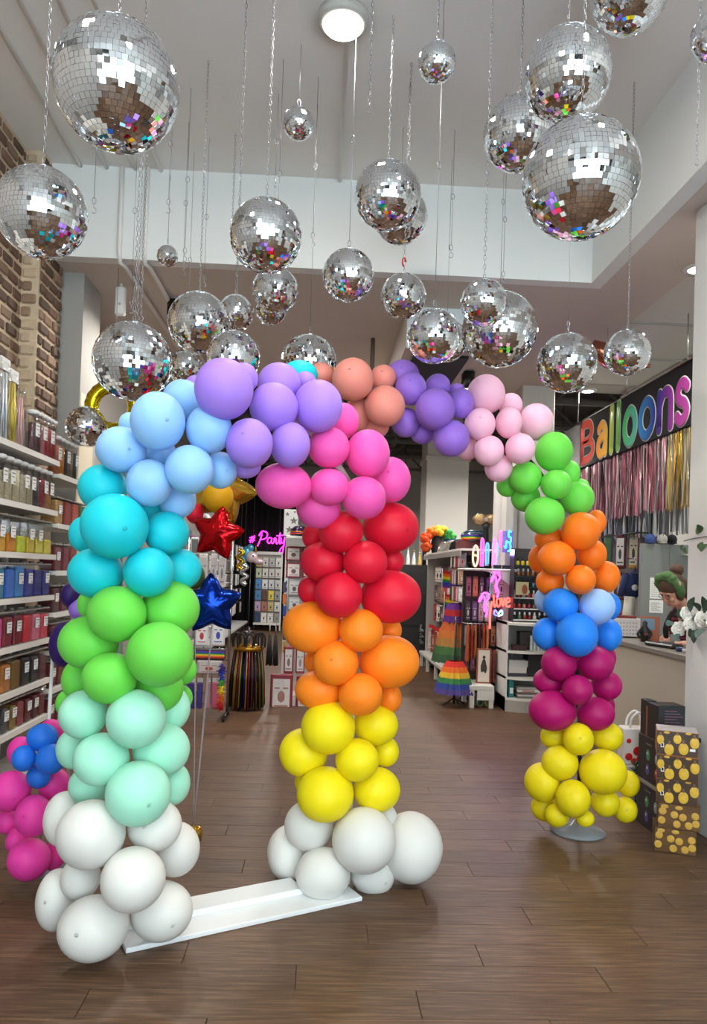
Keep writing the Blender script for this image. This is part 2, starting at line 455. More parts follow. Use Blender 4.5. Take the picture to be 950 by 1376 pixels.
def can(px,py,Y,label,pw=40):
    q=P(px,py,Y)
    L=thing('downlight',label,'lamp',(q.x,q.y,ZS),group='black can downlights')
    MB().lathe([(.085,-.02),(.085,-.24),(.078,-.24),(.07,-.22)],24).build('can',BLACKP,L)
    MB().lathe([(.05,0),(.05,-.02)],20).build('mount',WHITE,L)
    MB().lathe([(.068,-.218),(.03,-.226),(0,-.228)],20).build('lens',LEMIT,L)
    area(L,(0,0,-.25),pw,.13)
can(237,402,7.2,'black can downlight behind the mirror balls near the grey column')
can(629,502,9.2,'black can downlight above the pale pink balloons')
def recessed(x,y,z,label,pw=40):
    L=thing('downlight',label,'lamp',(x,y,z),group='recessed round downlights')
    MB().lathe([(.12,0),(.12,-.012),(.1,-.014)],24).build('trim_ring',WHITE,L)
    MB().lathe([(.1,-.010),(.05,-.018),(0,-.02)],20).build('lens',LEMIT,L)
    area(L,(0,0,-.03),pw,.2)
q=P(790,521,9.9); recessed(q.x,q.y,ZS,'lit recessed downlight in the soffit beside the balloon sign')
for x,y,l in ((-.9,8.6,'added recessed downlight in the soffit over the left display racks'),(.2,9.6,'added recessed downlight in the soffit behind the salmon balloons'),(4.6,7.4,'added recessed downlight in the tiled ceiling behind the sign'),(3.0,5.9,'added recessed downlight over the sales counter')):  # extra downlights added for light, beyond the one by the sign
    recessed(x,y,ZS if x<3.05 else 4.262,l,40)
for x,y,l in ((2.35,12.4,'small hanging lamp glowing between the far columns'),(-.6,13.5,'added hanging lamp over the far left aisle'),(-.6,17.5,'added hanging lamp over the card display'),(2.0,18,'added hanging lamp at the back of the far hall'),(4.4,13.5,'added hanging lamp behind the balloon sign wall')):  # all but the first are added to light the deep far hall
    L=thing('pendant_lamp',l,'lamp',(x,y,4.99),group='hanging lamps of the far hall')
    MB().tube([(0,0,0),(0,0,-1.15)],.008,6).build('cord',BLACKP,L)
    MB().lathe([(.02,-1.15),(.05,-1.2),(.1,-1.3),(.095,-1.3)],20).build('shade',mat('pendant_shade',(70,66,62),.5),L)
    MB().sphere((0,0,-1.29),.055).build('bulb',LEMIT,L)
    area(L,(0,0,-1.36),70,.16)

# ================================================================ SIGN, COUNTER, RIGHT WALL
sg=thing('shop_sign','black fascia sign reading Balloons in rainbow letters','sign',(3.4,6.3,3.1))
MB().box(0,0,0,.05,3.42,.62,bev=.004).build('board',mat('sign_black',(16,16,18),.55,spec=.12),sg)
MB().box(.004,3.42,0,.05,4.1,.60).build('end_board',mat('sign_end_grey',(98,98,100),.5),sg)
MB().box(-.006,0,.62,.056,4.1,.632).build('top_edge',CHROME,sg)
GL={'B':[[(0,0),(0,1.32)],[(0,1.32),(.55,1.30),(.82,1.02),(.58,.72),(.05,.68)],[(.05,.68),(.68,.64),(.95,.36),(.7,.05),(0,0)]],
    'a':[[(.15,.88),(.5,1.0),(.85,.8),(.88,.4),(.88,.02)],[(.86,.62),(.45,.58),(.12,.42),(.12,.14),(.4,0),(.7,.1),(.86,.34)]],
    'l':[[(.5,0),(.5,1.38)]],
    'o':[[(.5,1),(.14,.84),(0,.5),(.14,.16),(.5,0),(.86,.16),(1,.5),(.86,.84)]],
    'n':[[(.08,0),(.08,1)],[(.08,.62),(.3,.92),(.6,1),(.86,.85),(.92,.5),(.92,0)]],
    's':[[(.92,.86),(.6,1),(.25,.95),(.1,.74),(.3,.56),(.7,.44),(.92,.24),(.72,.05),(.4,0),(.06,.14)]]}
LC=[('B',782,797,(190,60,50),(205,75,55)),('a',802,814,(235,140,60),(240,190,70)),('l',817,824,(205,205,80),(150,200,80)),('l',826,833,(140,190,80),(90,180,90)),
    ('o',838,852,(70,180,90),(90,190,170)),('o',859,876,(50,150,215),(25,50,150)),('n',883,901,(35,45,150),(160,60,165)),('s',907,922,(180,60,165),(200,80,175))]
def grad_mat(name,c1,c2):
    m=mat(name,c1,.6,spec=.15); nt=m.node_tree; b=nt.nodes['Principled BSDF']
    tc=nt.nodes.new('ShaderNodeTexCoord'); sp=nt.nodes.new('ShaderNodeSeparateXYZ'); mx=nt.nodes.new('ShaderNodeMixRGB')
    nt.links.new(tc.outputs['Generated'],sp.inputs[0]); nt.links.new(sp.outputs['Y'],mx.inputs[0])
    mx.inputs[1].default_value=srgb(*c2); mx.inputs[2].default_value=srgb(*c1); nt.links.new(mx.outputs[0],b.inputs['Base Color']); return m
EDGEW=mat('letter_edge',(222,218,208),.6,spec=.15)
for i,(ch,x0,x1,c1,c2) in enumerate(LC):
    y0=PX(x0,600,3.39).y-6.3; y1=PX(x1,600,3.39).y-6.3
    def mp(p): return (0, y0+(y1-y0)*p[0], .075+.36*p[1])
    a,b=MB(),MB()
    for st in GL[ch]:
        cl=(ch=='o'); pts=[mp(p) for p in st]
        pts=smooth_path(pts,6,cl) if len(pts)>2 else pts
        if not cl:   # rounded ends
            d0=(pts[0]-pts[1]).normalized() if isinstance(pts[0],Vector) else None
        a.tube([(-.003,p[1],p[2]) for p in pts],.066,10,cl,flat=((1,0,0),.06))
        b.tube([(-.008,p[1],p[2]) for p in pts],.054,10,cl,flat=((1,0,0),.03))
        if not cl:
            for e in (pts[0],pts[-1]):
                a.sphere((-.003,e[1],e[2]),.003,.066,.066,12,8); b.sphere((-.008,e[1],e[2]),-.0+.002,.054,.054,12,8)
    le=a.build('letter_outline',EDGEW,sg)
    lf=b.build('letter',grad_mat('letter_%d'%i,c1,c2),le)
for yy in (.6,2.0,3.6):
    MB().tube([(.03,yy,.62),(.03,yy,1.1)],.006,6).build('hanger_wire',CHROME,sg)
# partition wall under the sign
struct(MB().box(3.6,7.75,0,3.7,10.4,3.72).build('wall_partition',mat('partition',(84,80,78),.8)))
# tinsel curtains
def tinsel(name,label,x,y0,y1,z0,z1,cols,n,group=None,jit=.02):
    t=thing(name,label,'curtain',(x,(y0+y1)/2,z0),group=group)
    ms=[mat('tinsel_%d_%d_%d'%c,c,.22,metal=.55) for c in cols]
    mb=MB()
    for i in range(n):
        mb.m(random.randrange(len(ms)))
        yc=y0+(y1-y0)*(i+.5)/n-(y0+y1)/2+random.uniform(-jit,jit)*.6; xo=random.uniform(-.02,.02); wd=(y1-y0)/n*random.uniform(.8,1.5)
        zb=random.uniform(-.02,.03); K=7; ph=random.uniform(0,6); tw=random.uniform(-.5,.5)
        vs=[];fs=[]
        for k in range(K+1):
            f=k/K; z=zb+(z1-z0-zb)*f; s=math.sin(ph+f*5)*.008; an=tw+math.sin(ph*2+f*4)*.5
            vs+= [(xo+s-math.sin(an)*wd/2,yc-math.cos(an)*wd/2,z),(xo+s+math.sin(an)*wd/2,yc+math.cos(an)*wd/2,z)]
        for k in range(K): fs.append((2*k,2*k+1,2*k+3,2*k+2))
        mb.add(vs,fs)
    o=mb.build('strands',ms,t); o['kind']='stuff'
    MB().tube([(0,-(y1-y0)/2,z1-z0),(0,(y1-y0)/2,z1-z0)],.012,6).build('header_rod',ms[0],t)
    return t
def Yat(px,X): return PX(px,640,X).y
tinsel('tinsel_curtain','rose pink metallic tinsel curtain below the Balloons sign',3.44,Yat(895,3.44),Yat(774,3.44),2.36,3.12,[(214,150,165),(170,96,110),(235,205,210),(150,82,96),(205,180,186)],190)
tinsel('tinsel_curtain','gold metallic tinsel curtain next to the white pillar',3.44,6.2,Yat(895,3.44)-.02,2.34,3.12,[(205,165,50),(165,125,35),(232,205,120),(190,180,150)],70)
tinsel('tinsel_curtain','silver metallic tinsel curtain hanging lowest behind the pink one',3.53,6.3,Yat(790,3.5),2.12,3.1,[(190,198,200),(150,160,165),(215,220,222),(90,100,104)],170)
# grey screen panel with two papers
q0=P(862,730,7.6); q1=P(940,880,7.6)
pn=thing('screen_panel','plain grey screen panel behind the shop assistant','panel',(q0.x,7.6,0))
MB().box(0,0,0,.30,.05,q0.z,bev=.004).box(.30,0,0,.8,.05,q0.z,bev=.004).build('panel',mat('screen_grey',(128,131,126),.6),pn)
MB().box(.42,-.12,q0.z-.115,.62,0,q0.z-.095).build('ledge',WHITE,pn)
for (xa,ya,xb,yb) in ((874,776,894,805),(873,806,891,824)):
    a=P(xa,ya,7.59); b=P(xb,yb,7.59)
    s=thing('notice_sheet','upper printed sheet taped to the grey screen panel' if ya<800 else 'lower printed sheet taped to the grey screen panel','paper',(a.x,7.594,b.z))
    MB().box(0,0,0,b.x-a.x,.004,a.z-b.z).build('sheet',PAPER,s)
    for k in range(8): MB().box(.015,-.0006,.02+k*(a.z-b.z-.04)/8,b.x-a.x-.02-(k%3)*.02,0,.026+k*(a.z-b.z-.04)/8).build('print_line',mat('faint_print',(176,178,176),.8),s)
# counter
ct=thing('sales_counter','beige fronted sales counter with grey stone top','counter',(2.7,5.1,0))
BEIGE=mat('counter_beige',(196,186,170),.6,noise=.03,nscale=2)
MB().box(0,0,0,.46,2.2,1.06,bev=.004).build('body',BEIGE,ct)
MB().box(-.03,-.03,1.06,.5,2.24,1.10,bev=.004).build('counter_top',mat('counter_top',(140,134,126),.35,noise=.06,nscale=30),ct)
MB().box(-.004,0,0,0,2.2,.09).build('kickboard',mat('kickboard',(120,112,102),.6),ct)
# ================================================================ BALLOONS
def bmat(name,rgb): return mat('latex_'+name,rgb,.5,spec=.3,sss=.4,rand=.035)
BC={'white':(222,220,214),'mint':(166,228,202),'green':(108,206,76),'teal':(24,196,208),'sky':(150,196,242),'purple':(168,128,226),
    'hot':(238,88,172),'red':(216,22,52),'orange':(250,134,30),'yellow':(240,220,18),'salmon':(228,142,128),'lavender':(152,110,208),
    'palepink':(246,188,210),'lime':(112,212,78),'tangerine':(246,122,26),'blue':(36,130,232),'powder':(156,192,242),'magenta':(168,12,98),
    'lemon':(228,208,22),'royal':(34,112,214),'fuchsia':(228,62,160),'indigo':(46,20,92),'gold':(226,170,20),'olive':(70,90,40)}
NAMES={'white':'white','mint':'mint green','green':'lime green','teal':'turquoise','sky':'sky blue','purple':'light purple','hot':'hot pink','red':'red','orange':'orange','yellow':'yellow','salmon':'salmon pink','lavender':'lavender','palepink':'pale pink','lime':'lime green','tangerine':'deep orange','blue':'bright blue','powder':'powder blue','magenta':'magenta','lemon':'lemon yellow','royal':'royal blue','fuchsia':'fuchsia pink','indigo':'dark indigo','gold':'golden yellow','olive':'olive green'}
NUBS=[(-.2,-.95,.25),(.3,.9,-.3),(-.45,.85,-.2),(.1,.9,.4),(.5,-.8,-.1),(-.1,.97,-.15)]
BM={}
def balloon_mesh(col,var):
    k=(col,var)
    if k in BM: return BM[k]
    mb=MB(); mb.sphere((0,0,0),1,n=32,k=20)
    d=Vector(NUBS[var]).normalized()
    # knot side is drawn out a little, opposite the nub
    vs=[]
    for v in mb.v:
        v=Vector(v); c=-v.dot(d); 
        if c>.3: v=v*(1+.05*((c-.3)/.7)**2)
        vs.append(tuple(v))
    mb.v=vs
    M=d.to_track_quat('Z','Y').to_matrix().to_4x4()
    mb.lathe([(.065,.994),(.045,1.002),(.025,1.008),(0,1.010)],12,M=M)
    if d.y<0: mb.lathe([(.0,-1.13),(.06,-1.12),(.03,-1.08),(.07,-1.03)],10,M=M)
    BM[k]=mb.mesh('balloon',bmat(col,BC[col])); return BM[k]
_bi=[0]
def balloon(parent,col,x,y,rx,ry,d,dd=0.0,var=None):
    d=d+dd; p=P(x,y,d); z=depth(p)
    ox,oy=x-PPX,PPY-y; r=math.hypot(ox,oy)+1e-6; c2=1/(1+(r/FPX)**2)
    cf,sf=(ox/r)**2,(oy/r)**2
    kx=math.sqrt(cf/c2+sf); ky=math.sqrt(sf/c2+cf)
    sx,sz=rx*z/FPX/kx, ry*z/FPX/ky; sy=(sx+sz)/2
    if var is None:
        _bi[0]+=1; var=(_bi[0]*7+int(x))%6
    o=link('balloon',balloon_mesh(col,var),parent,p-parent.location,None,(sx,sy,sz))
    o['label']=NAMES[col]+' balloon'
    return o
def bset(parent,col,rows,dd=0.0):
    for t in rows:
        x,y,rx,ry,d=t if len(t)==5 else (t[0],t[1],t[2],t[2],t[3])
        balloon(parent,col,x,y,rx,ry,d,dd)

fa,fb=PZ(169,1282),PZ(487,1211)
dr=(fb-fa); L=dr.length; az=math.atan2(dr.y,dr.x)
arch=thing('balloon_arch','tall rainbow balloon arch with white feet on a white plank','balloon arch',(fa.x,fa.y,0))
Mz=Matrix.Rotation(az,4,'Z')
WPL=mat('gloss_white_board',(232,234,234),.25,noise=.02,nscale=5)
MB().box(0,0,0,L,.30,.022,M=Mz,bev=.003).build('base_plank',WPL,arch)
MB().box(.02,.15,.022,L-.25,.30,.052,M=Mz,bev=.003).build('raised_rail',WPL,arch)
POLE=mat('pole_white',(210,210,208),.5)
pa,pb=P(150,1200,3.22),P(468,1130,3.86)
top=[P(165,640,3.22),P(215,570,3.22),P(300,535,3.3),P(390,560,3.42),P(450,620,3.55),P(478,700,3.75)]
pts=smooth_path([(pa.x,pa.y,.02),(pa.x,pa.y,.9)]+[tuple(p) for p in top]+[(pb.x,pb.y,1.0),(pb.x,pb.y,.02)],6)
MB().tube([p-Vector((fa.x,fa.y,0)) for p in pts],.018,8).build('frame_pole',POLE,arch)
bset(arch,'white',[(125,1247,49,46,3.08),(76,1209,28,44,3.28),(217,1224,43,42,3.24),(179,1181,44.5,45,3.0),(108,1180,28,30,3.22),(122,1121,48,48,3.06),(86,1100,28,38,3.32),(208,1109,37,36,3.18),(236,1141,33,38,3.34)])
bset(arch,'mint',[(186,1066,45,45,3.05),(136,1020,39,36,3.1),(217,1007,39,37,3.22),(112,960,34,33,3.16),(183,966,41,40,3.05),(100,1006,25,28,3.32),(121,1055,30,27,3.28),(231,1053,25,30,3.32),(231,952,25,30,3.32)])
bset(arch,'green',[(157,825,41,38,3.05),(229,818,40,38,3.2),(215,879,46,44,3.0),(119,863,42,36,3.16),(147,911,38,35,3.06),(106,913,24,28,3.32),(214,925,33,32,3.22),(246,900,19,20,3.36),(122,812,19,20,3.32),(92,945,18,19,3.4),(243,938,16,18,3.4)])
bset(arch,'teal',[(154,707,47,44,3.0),(224,716,31,29,3.16),(129,770,39,34,3.12),(200,769,35,33.5,3.06),(242,765,29.5,28,3.26),(138,656,34,32,3.16),(112,718,20,24,3.32),(205,690,22,20,3.3)])
bset(arch,'sky',[(212,566,37.5,40,2.98),(163,604,35,31,3.06),(281,577,31.5,33,3.05),(201,649,32,32,3.05),(255,631,33.5,33,3.02),(246,537,28,27,3.22),(296,632,23,25,3.18),(238,672,26,25,3.22),(174,570,15,16,3.24),(216,610,22,20,3.22)])
bset(arch,'purple',[(301,523,40,42,2.98),(335,596,32,34,3.05),(329,626,22,17,3.24),(327,508,20,21,3.16),(263,518,15,14,3.28)])
bset(arch,'purple',[(368,547,33,33,3.12),(375,515,29,28,3.26),(427,546,33,36,3.2),(390,598,27,31,3.12),(410,513,15,14,3.38)],.12)
bset(arch,'hot',[(381,653,38,31,3.16),(442,601.5,28,28,3.2),(442,654.5,27,25,3.2),(494,610,30,33,3.28),(489,669,30,29,3.25),(525,645,27,31,3.42),(460,566,22.5,25,3.34),(428,683,30,28,3.32)],.22)
bset(arch,'red',[(458,714.5,30,28.5,3.3),(525,709,38,34,3.44),(491,755.5,30,29,3.3),(434,755,31,27,3.4),(455,799.5,32,31,3.3),(525,802,41,36,3.42),(418,793,18,20,3.5),(421,721,15,18,3.5),(527,754,16,18,3.55)],.3)
bset(arch,'orange',[(420,843,41,35,3.4),(485,847,30,29,3.32),(451,890.5,31,30.5,3.34),(523,889,41,36,3.44),(484.5,933,30,29,3.34),(429,927,33,27,3.45),(524,938,16,20,3.54),(420,889,11,16,3.55),(526,847,14,16,3.58)],.34)
bset(arch,'yellow',[(441,977,36.5,36.5,3.38),(505,974,30,28,3.5),(480,1021,29.5,29.5,3.38),(408,1011,33,33,3.5),(437,1067,38.5,38,3.38),(506,1061,32,31,3.48),(518,1010,18,21,3.58),(407,1050,11,16,3.58)],.36)
bset(arch,'white',[(489,1129,43,46,3.36),(552,1138,43,49,3.56),(415,1109,33,35,3.5),(434,1174,37,37,3.4),(388,1146,29,39,3.6),(501,1174,30,31,3.52),(515,1100,19,22,3.58)],.36)

# second arch behind: from the crown of the first one down to the lemon foot on the right
cb=PZ(776,1118)
ar2=thing('balloon_arch','balloon half arch from salmon to lemon yellow behind the rainbow arch','balloon arch',(cb.x,cb.y,0))
MB().lathe([(.0,0),(.17,.0),(.175,.012),(.14,.03),(.05,.05),(.03,.075),(0,.08)],36).build('clear_base',CLEARB,ar2)
off=Vector((cb.x,cb.y,0))
pth=smooth_path([(cb.x,cb.y,.03),(cb.x,cb.y,.6)]+[tuple(P(*a)) for a in ((776,930,4.78),(775,840,4.8),(768,740,4.8),(735,650,4.78),(680,590,4.7),(605,550,4.6),(515,535,4.45),(430,530,4.3),(360,560,4.2))],6)
MB().tube([p-off for p in pth],.014,8).build('frame_pole',BLACKP,ar2)
bset(ar2,'teal',[(403,503,24,19,4.28),(372,540,24,24,4.2)])
bset(ar2,'salmon',[(432,504,17,17,4.42),(474,510,28,29.5,4.28),(515,508,18,18,4.5),(517,546,27.5,28,4.34),(482,556,20,24,4.48),(506,572,17,17,4.5)])
bset(ar2,'lavender',[(541,506,23,23,4.58),(552,522,21,23,4.45),(584.5,550,27,28.5,4.4),(588,519,17,17,4.6),(619,542,18,21,4.5),(606.5,589,24.5,25,4.45),(545,568,19,20,4.55),(568,581,17,16,4.62),(614,524,11,9,4.66)])
bset(ar2,'palepink',[(653,530,26,27,4.6),(645,570,21,22,4.5),(684,568,18,21.5,4.5),(720,567,24,25,4.66),(686,545,16,17,4.7),(657,606,20.5,21,4.5),(699,603,20.5,21,4.46),(670,629,19,19,4.6),(628,603,16,16,4.66)])
bset(ar2,'lime',[(744,607,26,27,4.58),(706,642,22.5,22,4.6),(747.5,651,21.5,20,4.52),(776,670,23,23,4.68),(731.5,693,27,25.5,4.56),(764,636,16,18,4.8),(779,656,14,13,4.86),(682,653,15,15,4.76),(706,668,20,20,4.76)])
bset(ar2,'tangerine',[(780,714,27,26,4.58),(748,750,26,23.5,4.58),(795,745,20.5,21,4.7),(780,779,21,20,4.56),(739,782,19.5,18,4.74),(815,775,18.5,21,4.74),(801,702,13.5,17,4.86),(722,751,12,18,4.86),(738,724,20,17,4.76)])
bset(ar2,'blue',[(753,813,24,23,4.64),(775,853,29,30,4.56),(735.5,852,20,22,4.74),(817,853,19,22,4.74),(821,815,13,18,4.86)])
bset(ar2,'powder',[(802,815,24.5,24,4.62),(730,806,12,16,4.86)])
bset(ar2,'magenta',[(751,892,24.5,24,4.66),(800,891,26,23.5,4.66),(776,927,21,20.5,4.56),(738,915,22,18,4.76),(815,921,21.5,20,4.76),(742,954.5,32.5,27.5,4.66),(800,959,26,23,4.66),(816,884,12,16,4.86),(814,948,12,16,4.86)])
bset(ar2,'lemon',[(777,993,21.5,22,4.58),(745,990,19.5,17,4.76),(816,990,22,20,4.72),(752,1025,25,24,4.64),(810,1037,33,31,4.58),(729,1051,25,27,4.7),(770,1073,24,26,4.54),(813,1078,20,20,4.66),(844,1053,16,18,4.76),(840,1088,17,18,4.7),(732,1085,19,19,4.78),(748,1095,17,17,4.64),(786,1100,13,11.5,4.58)])

# pink and blue cluster on the floor by the shelves
cl0=PZ(38,1186)
clu=thing('balloon_cluster','fuchsia and royal blue balloon cluster on the floor by the shelves','balloons',(cl0.x,cl0.y+.06,0))
bset(clu,'royal',[(57,991,22,19,3.72),(32,1019,17,18,3.66),(68,1020,21,21,3.66),(52,1043,17,17,3.76)])
bset(clu,'fuchsia',[(14,1063,29,28,3.8),(45,1096,26,29,3.7),(39,1155,30,29.5,3.72),(72,1053,22,22,3.86),(68,985,18,19,3.92),(28,1010,19,21,3.86),(24,1130,17,20,3.86),(72,1150,16,20,3.88),(11,1103,17,18,3.92)])
MB().tube([(0,.1,.02),(.02,.1,1.15)],.01,6).build('pole',POLE,clu)
MB().lathe([(.12,0),(.12,.015),(.02,.03)],24,c=(0,.1,0)).build('base',CLEARB,clu)

# foil bouquet behind the left leg
def star_mesh(R,t,mats,pts=5,inner=.60):
    mb=MB(); n=pts*2; 
    rim=[]
    for i in range(n*4):
        a=PI/2+2*PI*i/(n*4); k=i/4.0; f=abs((k%2)-1)      # 1 at tips, 0 at valleys
        f=1-(k%2) if (k%2)<1 else (k%2)-1
        r=R*(inner+(1-inner)*(f**1.35)); rim.append((r*math.cos(a),r*math.sin(a),f))
    rings=[1,.93,.78,.55,.3]
    vs=[];fs=[];N=len(rim)
    for s in (1,-1):
        base=len(vs)
        for q in rings:
            for (x,z,f) in rim:
                h=t*math.sqrt(max(0,1-q*q))*(1-.15*f)
                h+=0 if q in (1,) else .012*R*math.sin(23*math.atan2(z,x))*(q)
                vs.append((x*q,-s*h,z*q))
        vs.append((0,-s*t,0)); c=len(vs)-1
        for k in range(len(rings)-1):
            for i in range(N):
                j=(i+1)%N; f=(base+k*N+i,base+k*N+j,base+(k+1)*N+j,base+(k+1)*N+i); fs.append(f if s>0 else tuple(reversed(f)))
        for i in range(N):
            j=(i+1)%N; f=(base+(len(rings)-1)*N+i,base+(len(rings)-1)*N+j,c); fs.append(f if s>0 else tuple(reversed(f)))
    mb.add(vs,fs,True); return mb.mesh('foil_star',mats)
def foil(name,rgb): return mat('foil_'+name,rgb,.16,metal=.85,bump=.25,bscale=14)
bq0=P(262,1060,4.5)
bq=thing('balloon_bouquet','foil star balloon bouquet behind the left leg of the arch','balloons',(bq0.x,4.5,0))
def star(x,y,R,d,rot,m,yawr=0.0):
    p=P(x,y,d); s=R*depth(p)/FPX
    o=link('foil_star',star_mesh(s,s*.34,m),bq,p-bq.location,Euler((0,rot,yawr),'ZYX')); return o
star(292,717,38,4.3,.18,foil('red',(190,14,22)),-.15)['label']='red foil star'
star(284,812,43,4.35,-.05,foil('blue',(10,52,150)),.2)['label']='blue foil star'
star(298,660,50,4.5,.30,foil('gold',(190,150,50)),.2)['label']='gold foil star'
balloon(bq,'gold',293,668,21,22,4.38,0,3); balloon(bq,'red',262,690,12,14,4.42,0,3); balloon(bq,'olive',262,775,14,17,4.42,0,3)
RIB=mat('ribbon_silver',(200,200,205),.3,metal=.6)
for (x,y,d) in ((291,750,4.32),(284,850,4.36),(296,690,4.5),(262,790,4.42)):
    p=P(x,y,d)-bq.location; MB().tube(smooth_path([p,p*.6+Vector((0,.03,0)),(0,0,.08)],5),.003,5).build('ribbon',RIB,bq)
MB().lathe([(.05,0),(.055,.04),(.045,.08),(.0,.085)],16).build('weight',foil('gold',(190,150,50)),bq)

dq=P(92,1000,4.1)
dk2=thing('balloon_column','dark indigo balloons peeking out left of the lime green balloons','balloons',(dq.x,4.12,0))
balloon(dk2,'indigo',86,866,20,30,4.0,0,3); balloon(dk2,'indigo',95,800,14,16,4.08,0,3); balloon(dk2,'lavender',106,818,14,15,4.08,0,3)
MB().tube([(0,0,.02),(0,0,1.55)],.01,6).build('pole',POLE,dk2)
MB().lathe([(.1,0),(.1,.015),(.02,.03)],24).build('base',CLEARB,dk2)
# gold foil ring and rose gold foil tail among the mirror balls
q=P(152,548,6.5)
gr=thing('foil_number','gold foil number zero balloon behind a mirror ball','balloon',(q.x,6.5,q.z))
GOLDF=foil('gold2',(196,178,30))
ring=[(math.cos(2*PI*i/40)*.185,0,math.sin(2*PI*i/40)*.19) for i in range(40)]
MB().tube(ring,[.062+.004*math.sin(i*3.1) for i in range(40)],12,True,flat=((0,1,0),.9)).build('ring',GOLDF,gr)
MB().tube(ring,[.004]*40,6,True).build('seam',mat('foil_seam',(225,215,120),.3,metal=.6),gr)
MB().tube([(0,0,.24),(0,0,ZS-q.z)],.0025,5).build('hanging_line',STEEL,gr)
q=P(822,482,7.4)
rg=thing('foil_balloon','rose gold foil balloon hanging behind the small right mirror ball','balloon',(q.x,7.4,q.z))
RGF=foil('rose',(176,112,88))
MB().tube([(-.22,0,.12),(-.12,0,.07),(-.02,0,.0),(.10,0,-.05),(.24,0,-.08),(.36,0,-.07)],[.07,.105,.10,.09,.07,.01],12).build('body',RGF,rg)
MB().tube([(.34,0,-.07),(.40,0,-.05)],[.01,.02],8).build('neck',RGF,rg)
MB().tube([(-.05,0,.08),(-.05,0,ZS-q.z)],.0025,5).build('hanging_line',STEEL,rg)

# ================================================================ MIRROR BALLS
def tile_list(rows):
    ang=PI/rows; out=[]
    for k in range(rows):
        lat=-PI/2+(k+.5)*ang; m=max(5,round(2*PI*math.cos(lat)/ang)); o=random.random()
        for i in range(m): out.append((lat,2*PI*(i+o)/m,ang*.478,PI/m*.95))
    return out
def tile_geo(lat,lon,hl,hw,mb,jit=.042,proud=.012):
    c=Vector((math.cos(lat)*math.cos(lon),math.cos(lat)*math.sin(lon),math.sin(lat)))
    e=Vector((-math.sin(lon),math.cos(lon),0)); n=c.cross(e)
    c2=(c+e*random.gauss(0,jit)+n*random.gauss(0,jit)).normalized(); e=(e-c2*e.dot(c2)).normalized(); n=c2.cross(e)
    w1=math.cos(max(-PI/2,lat-hl))*hw; w2=math.cos(min(PI/2,lat+hl))*hw
    top=[c-e*w1-n*hl,c+e*w1-n*hl,c+e*w2+n*hl,c-e*w2+n*hl]
    bot=[p-c2*proud for p in top]
    vs=[tuple(p) for p in top+bot]
    mb.add(vs,[(0,1,2,3),(0,4,5,1),(1,5,6,2),(2,6,7,3),(3,7,4,0)])
    return c
core_me=MB().sphere((0,0,0),.984,n=40,k=24).mesh('core',GROUT)
cap_me=MB().lathe([(.10,.97),(.10,1.02),(.05,1.05),(.02,1.06)],14).mesh('cap',CHROME)
TM={}
def tiles_me(rows,var):
    k=(rows,var)
    if k not in TM:
        mb=MB()
        for t in tile_list(rows): tile_geo(*t,mb)
        TM[k]=mb.mesh('mirror_tiles',MIRROR)
    return TM[k]
def chain_mesh(Lg,pitch=.026,wd=.0062,wr=.0017):
    n=max(1,int(round(Lg/pitch))); mb=MB()
    a=pitch*.36
    loop=[]
    for i in range(8):
        t=2*PI*i/8; loop.append((wd*math.cos(t),(a+wd*.35 if math.sin(t)>0 else -a-wd*.35) if abs(math.sin(t))>.9 else a*math.copysign(1,math.sin(t)) if abs(math.sin(t))>.1 else 0))
    for k in range(n):
        z=(k+.5)*Lg/n
        pts=[(x,0,z+y*1.28) if k%2==0 else (0,x,z+y*1.28) for x,y in loop]
        mb.tube(pts,wr,4,True)
    return mb.mesh('chain',STEEL)
def wire_mesh(Lg):
    mb=MB(); mb.tube([(0,0,.05),(0,0,Lg)],.0019,5)
    mb.tube([(math.cos(t)*.012,0,.03+math.sin(t)*.02) for t in [2*PI*i/10 for i in range(10)]],.0024,5,True)
    if Lg>.5:
        z=Lg*.45
        mb.tube([(math.cos(t)*.014,0,z+math.sin(t)*.022) for t in [2*PI*i/10 for i in range(10)]],.0026,5,True)
    return mb.mesh('hanging_wire',STEEL)
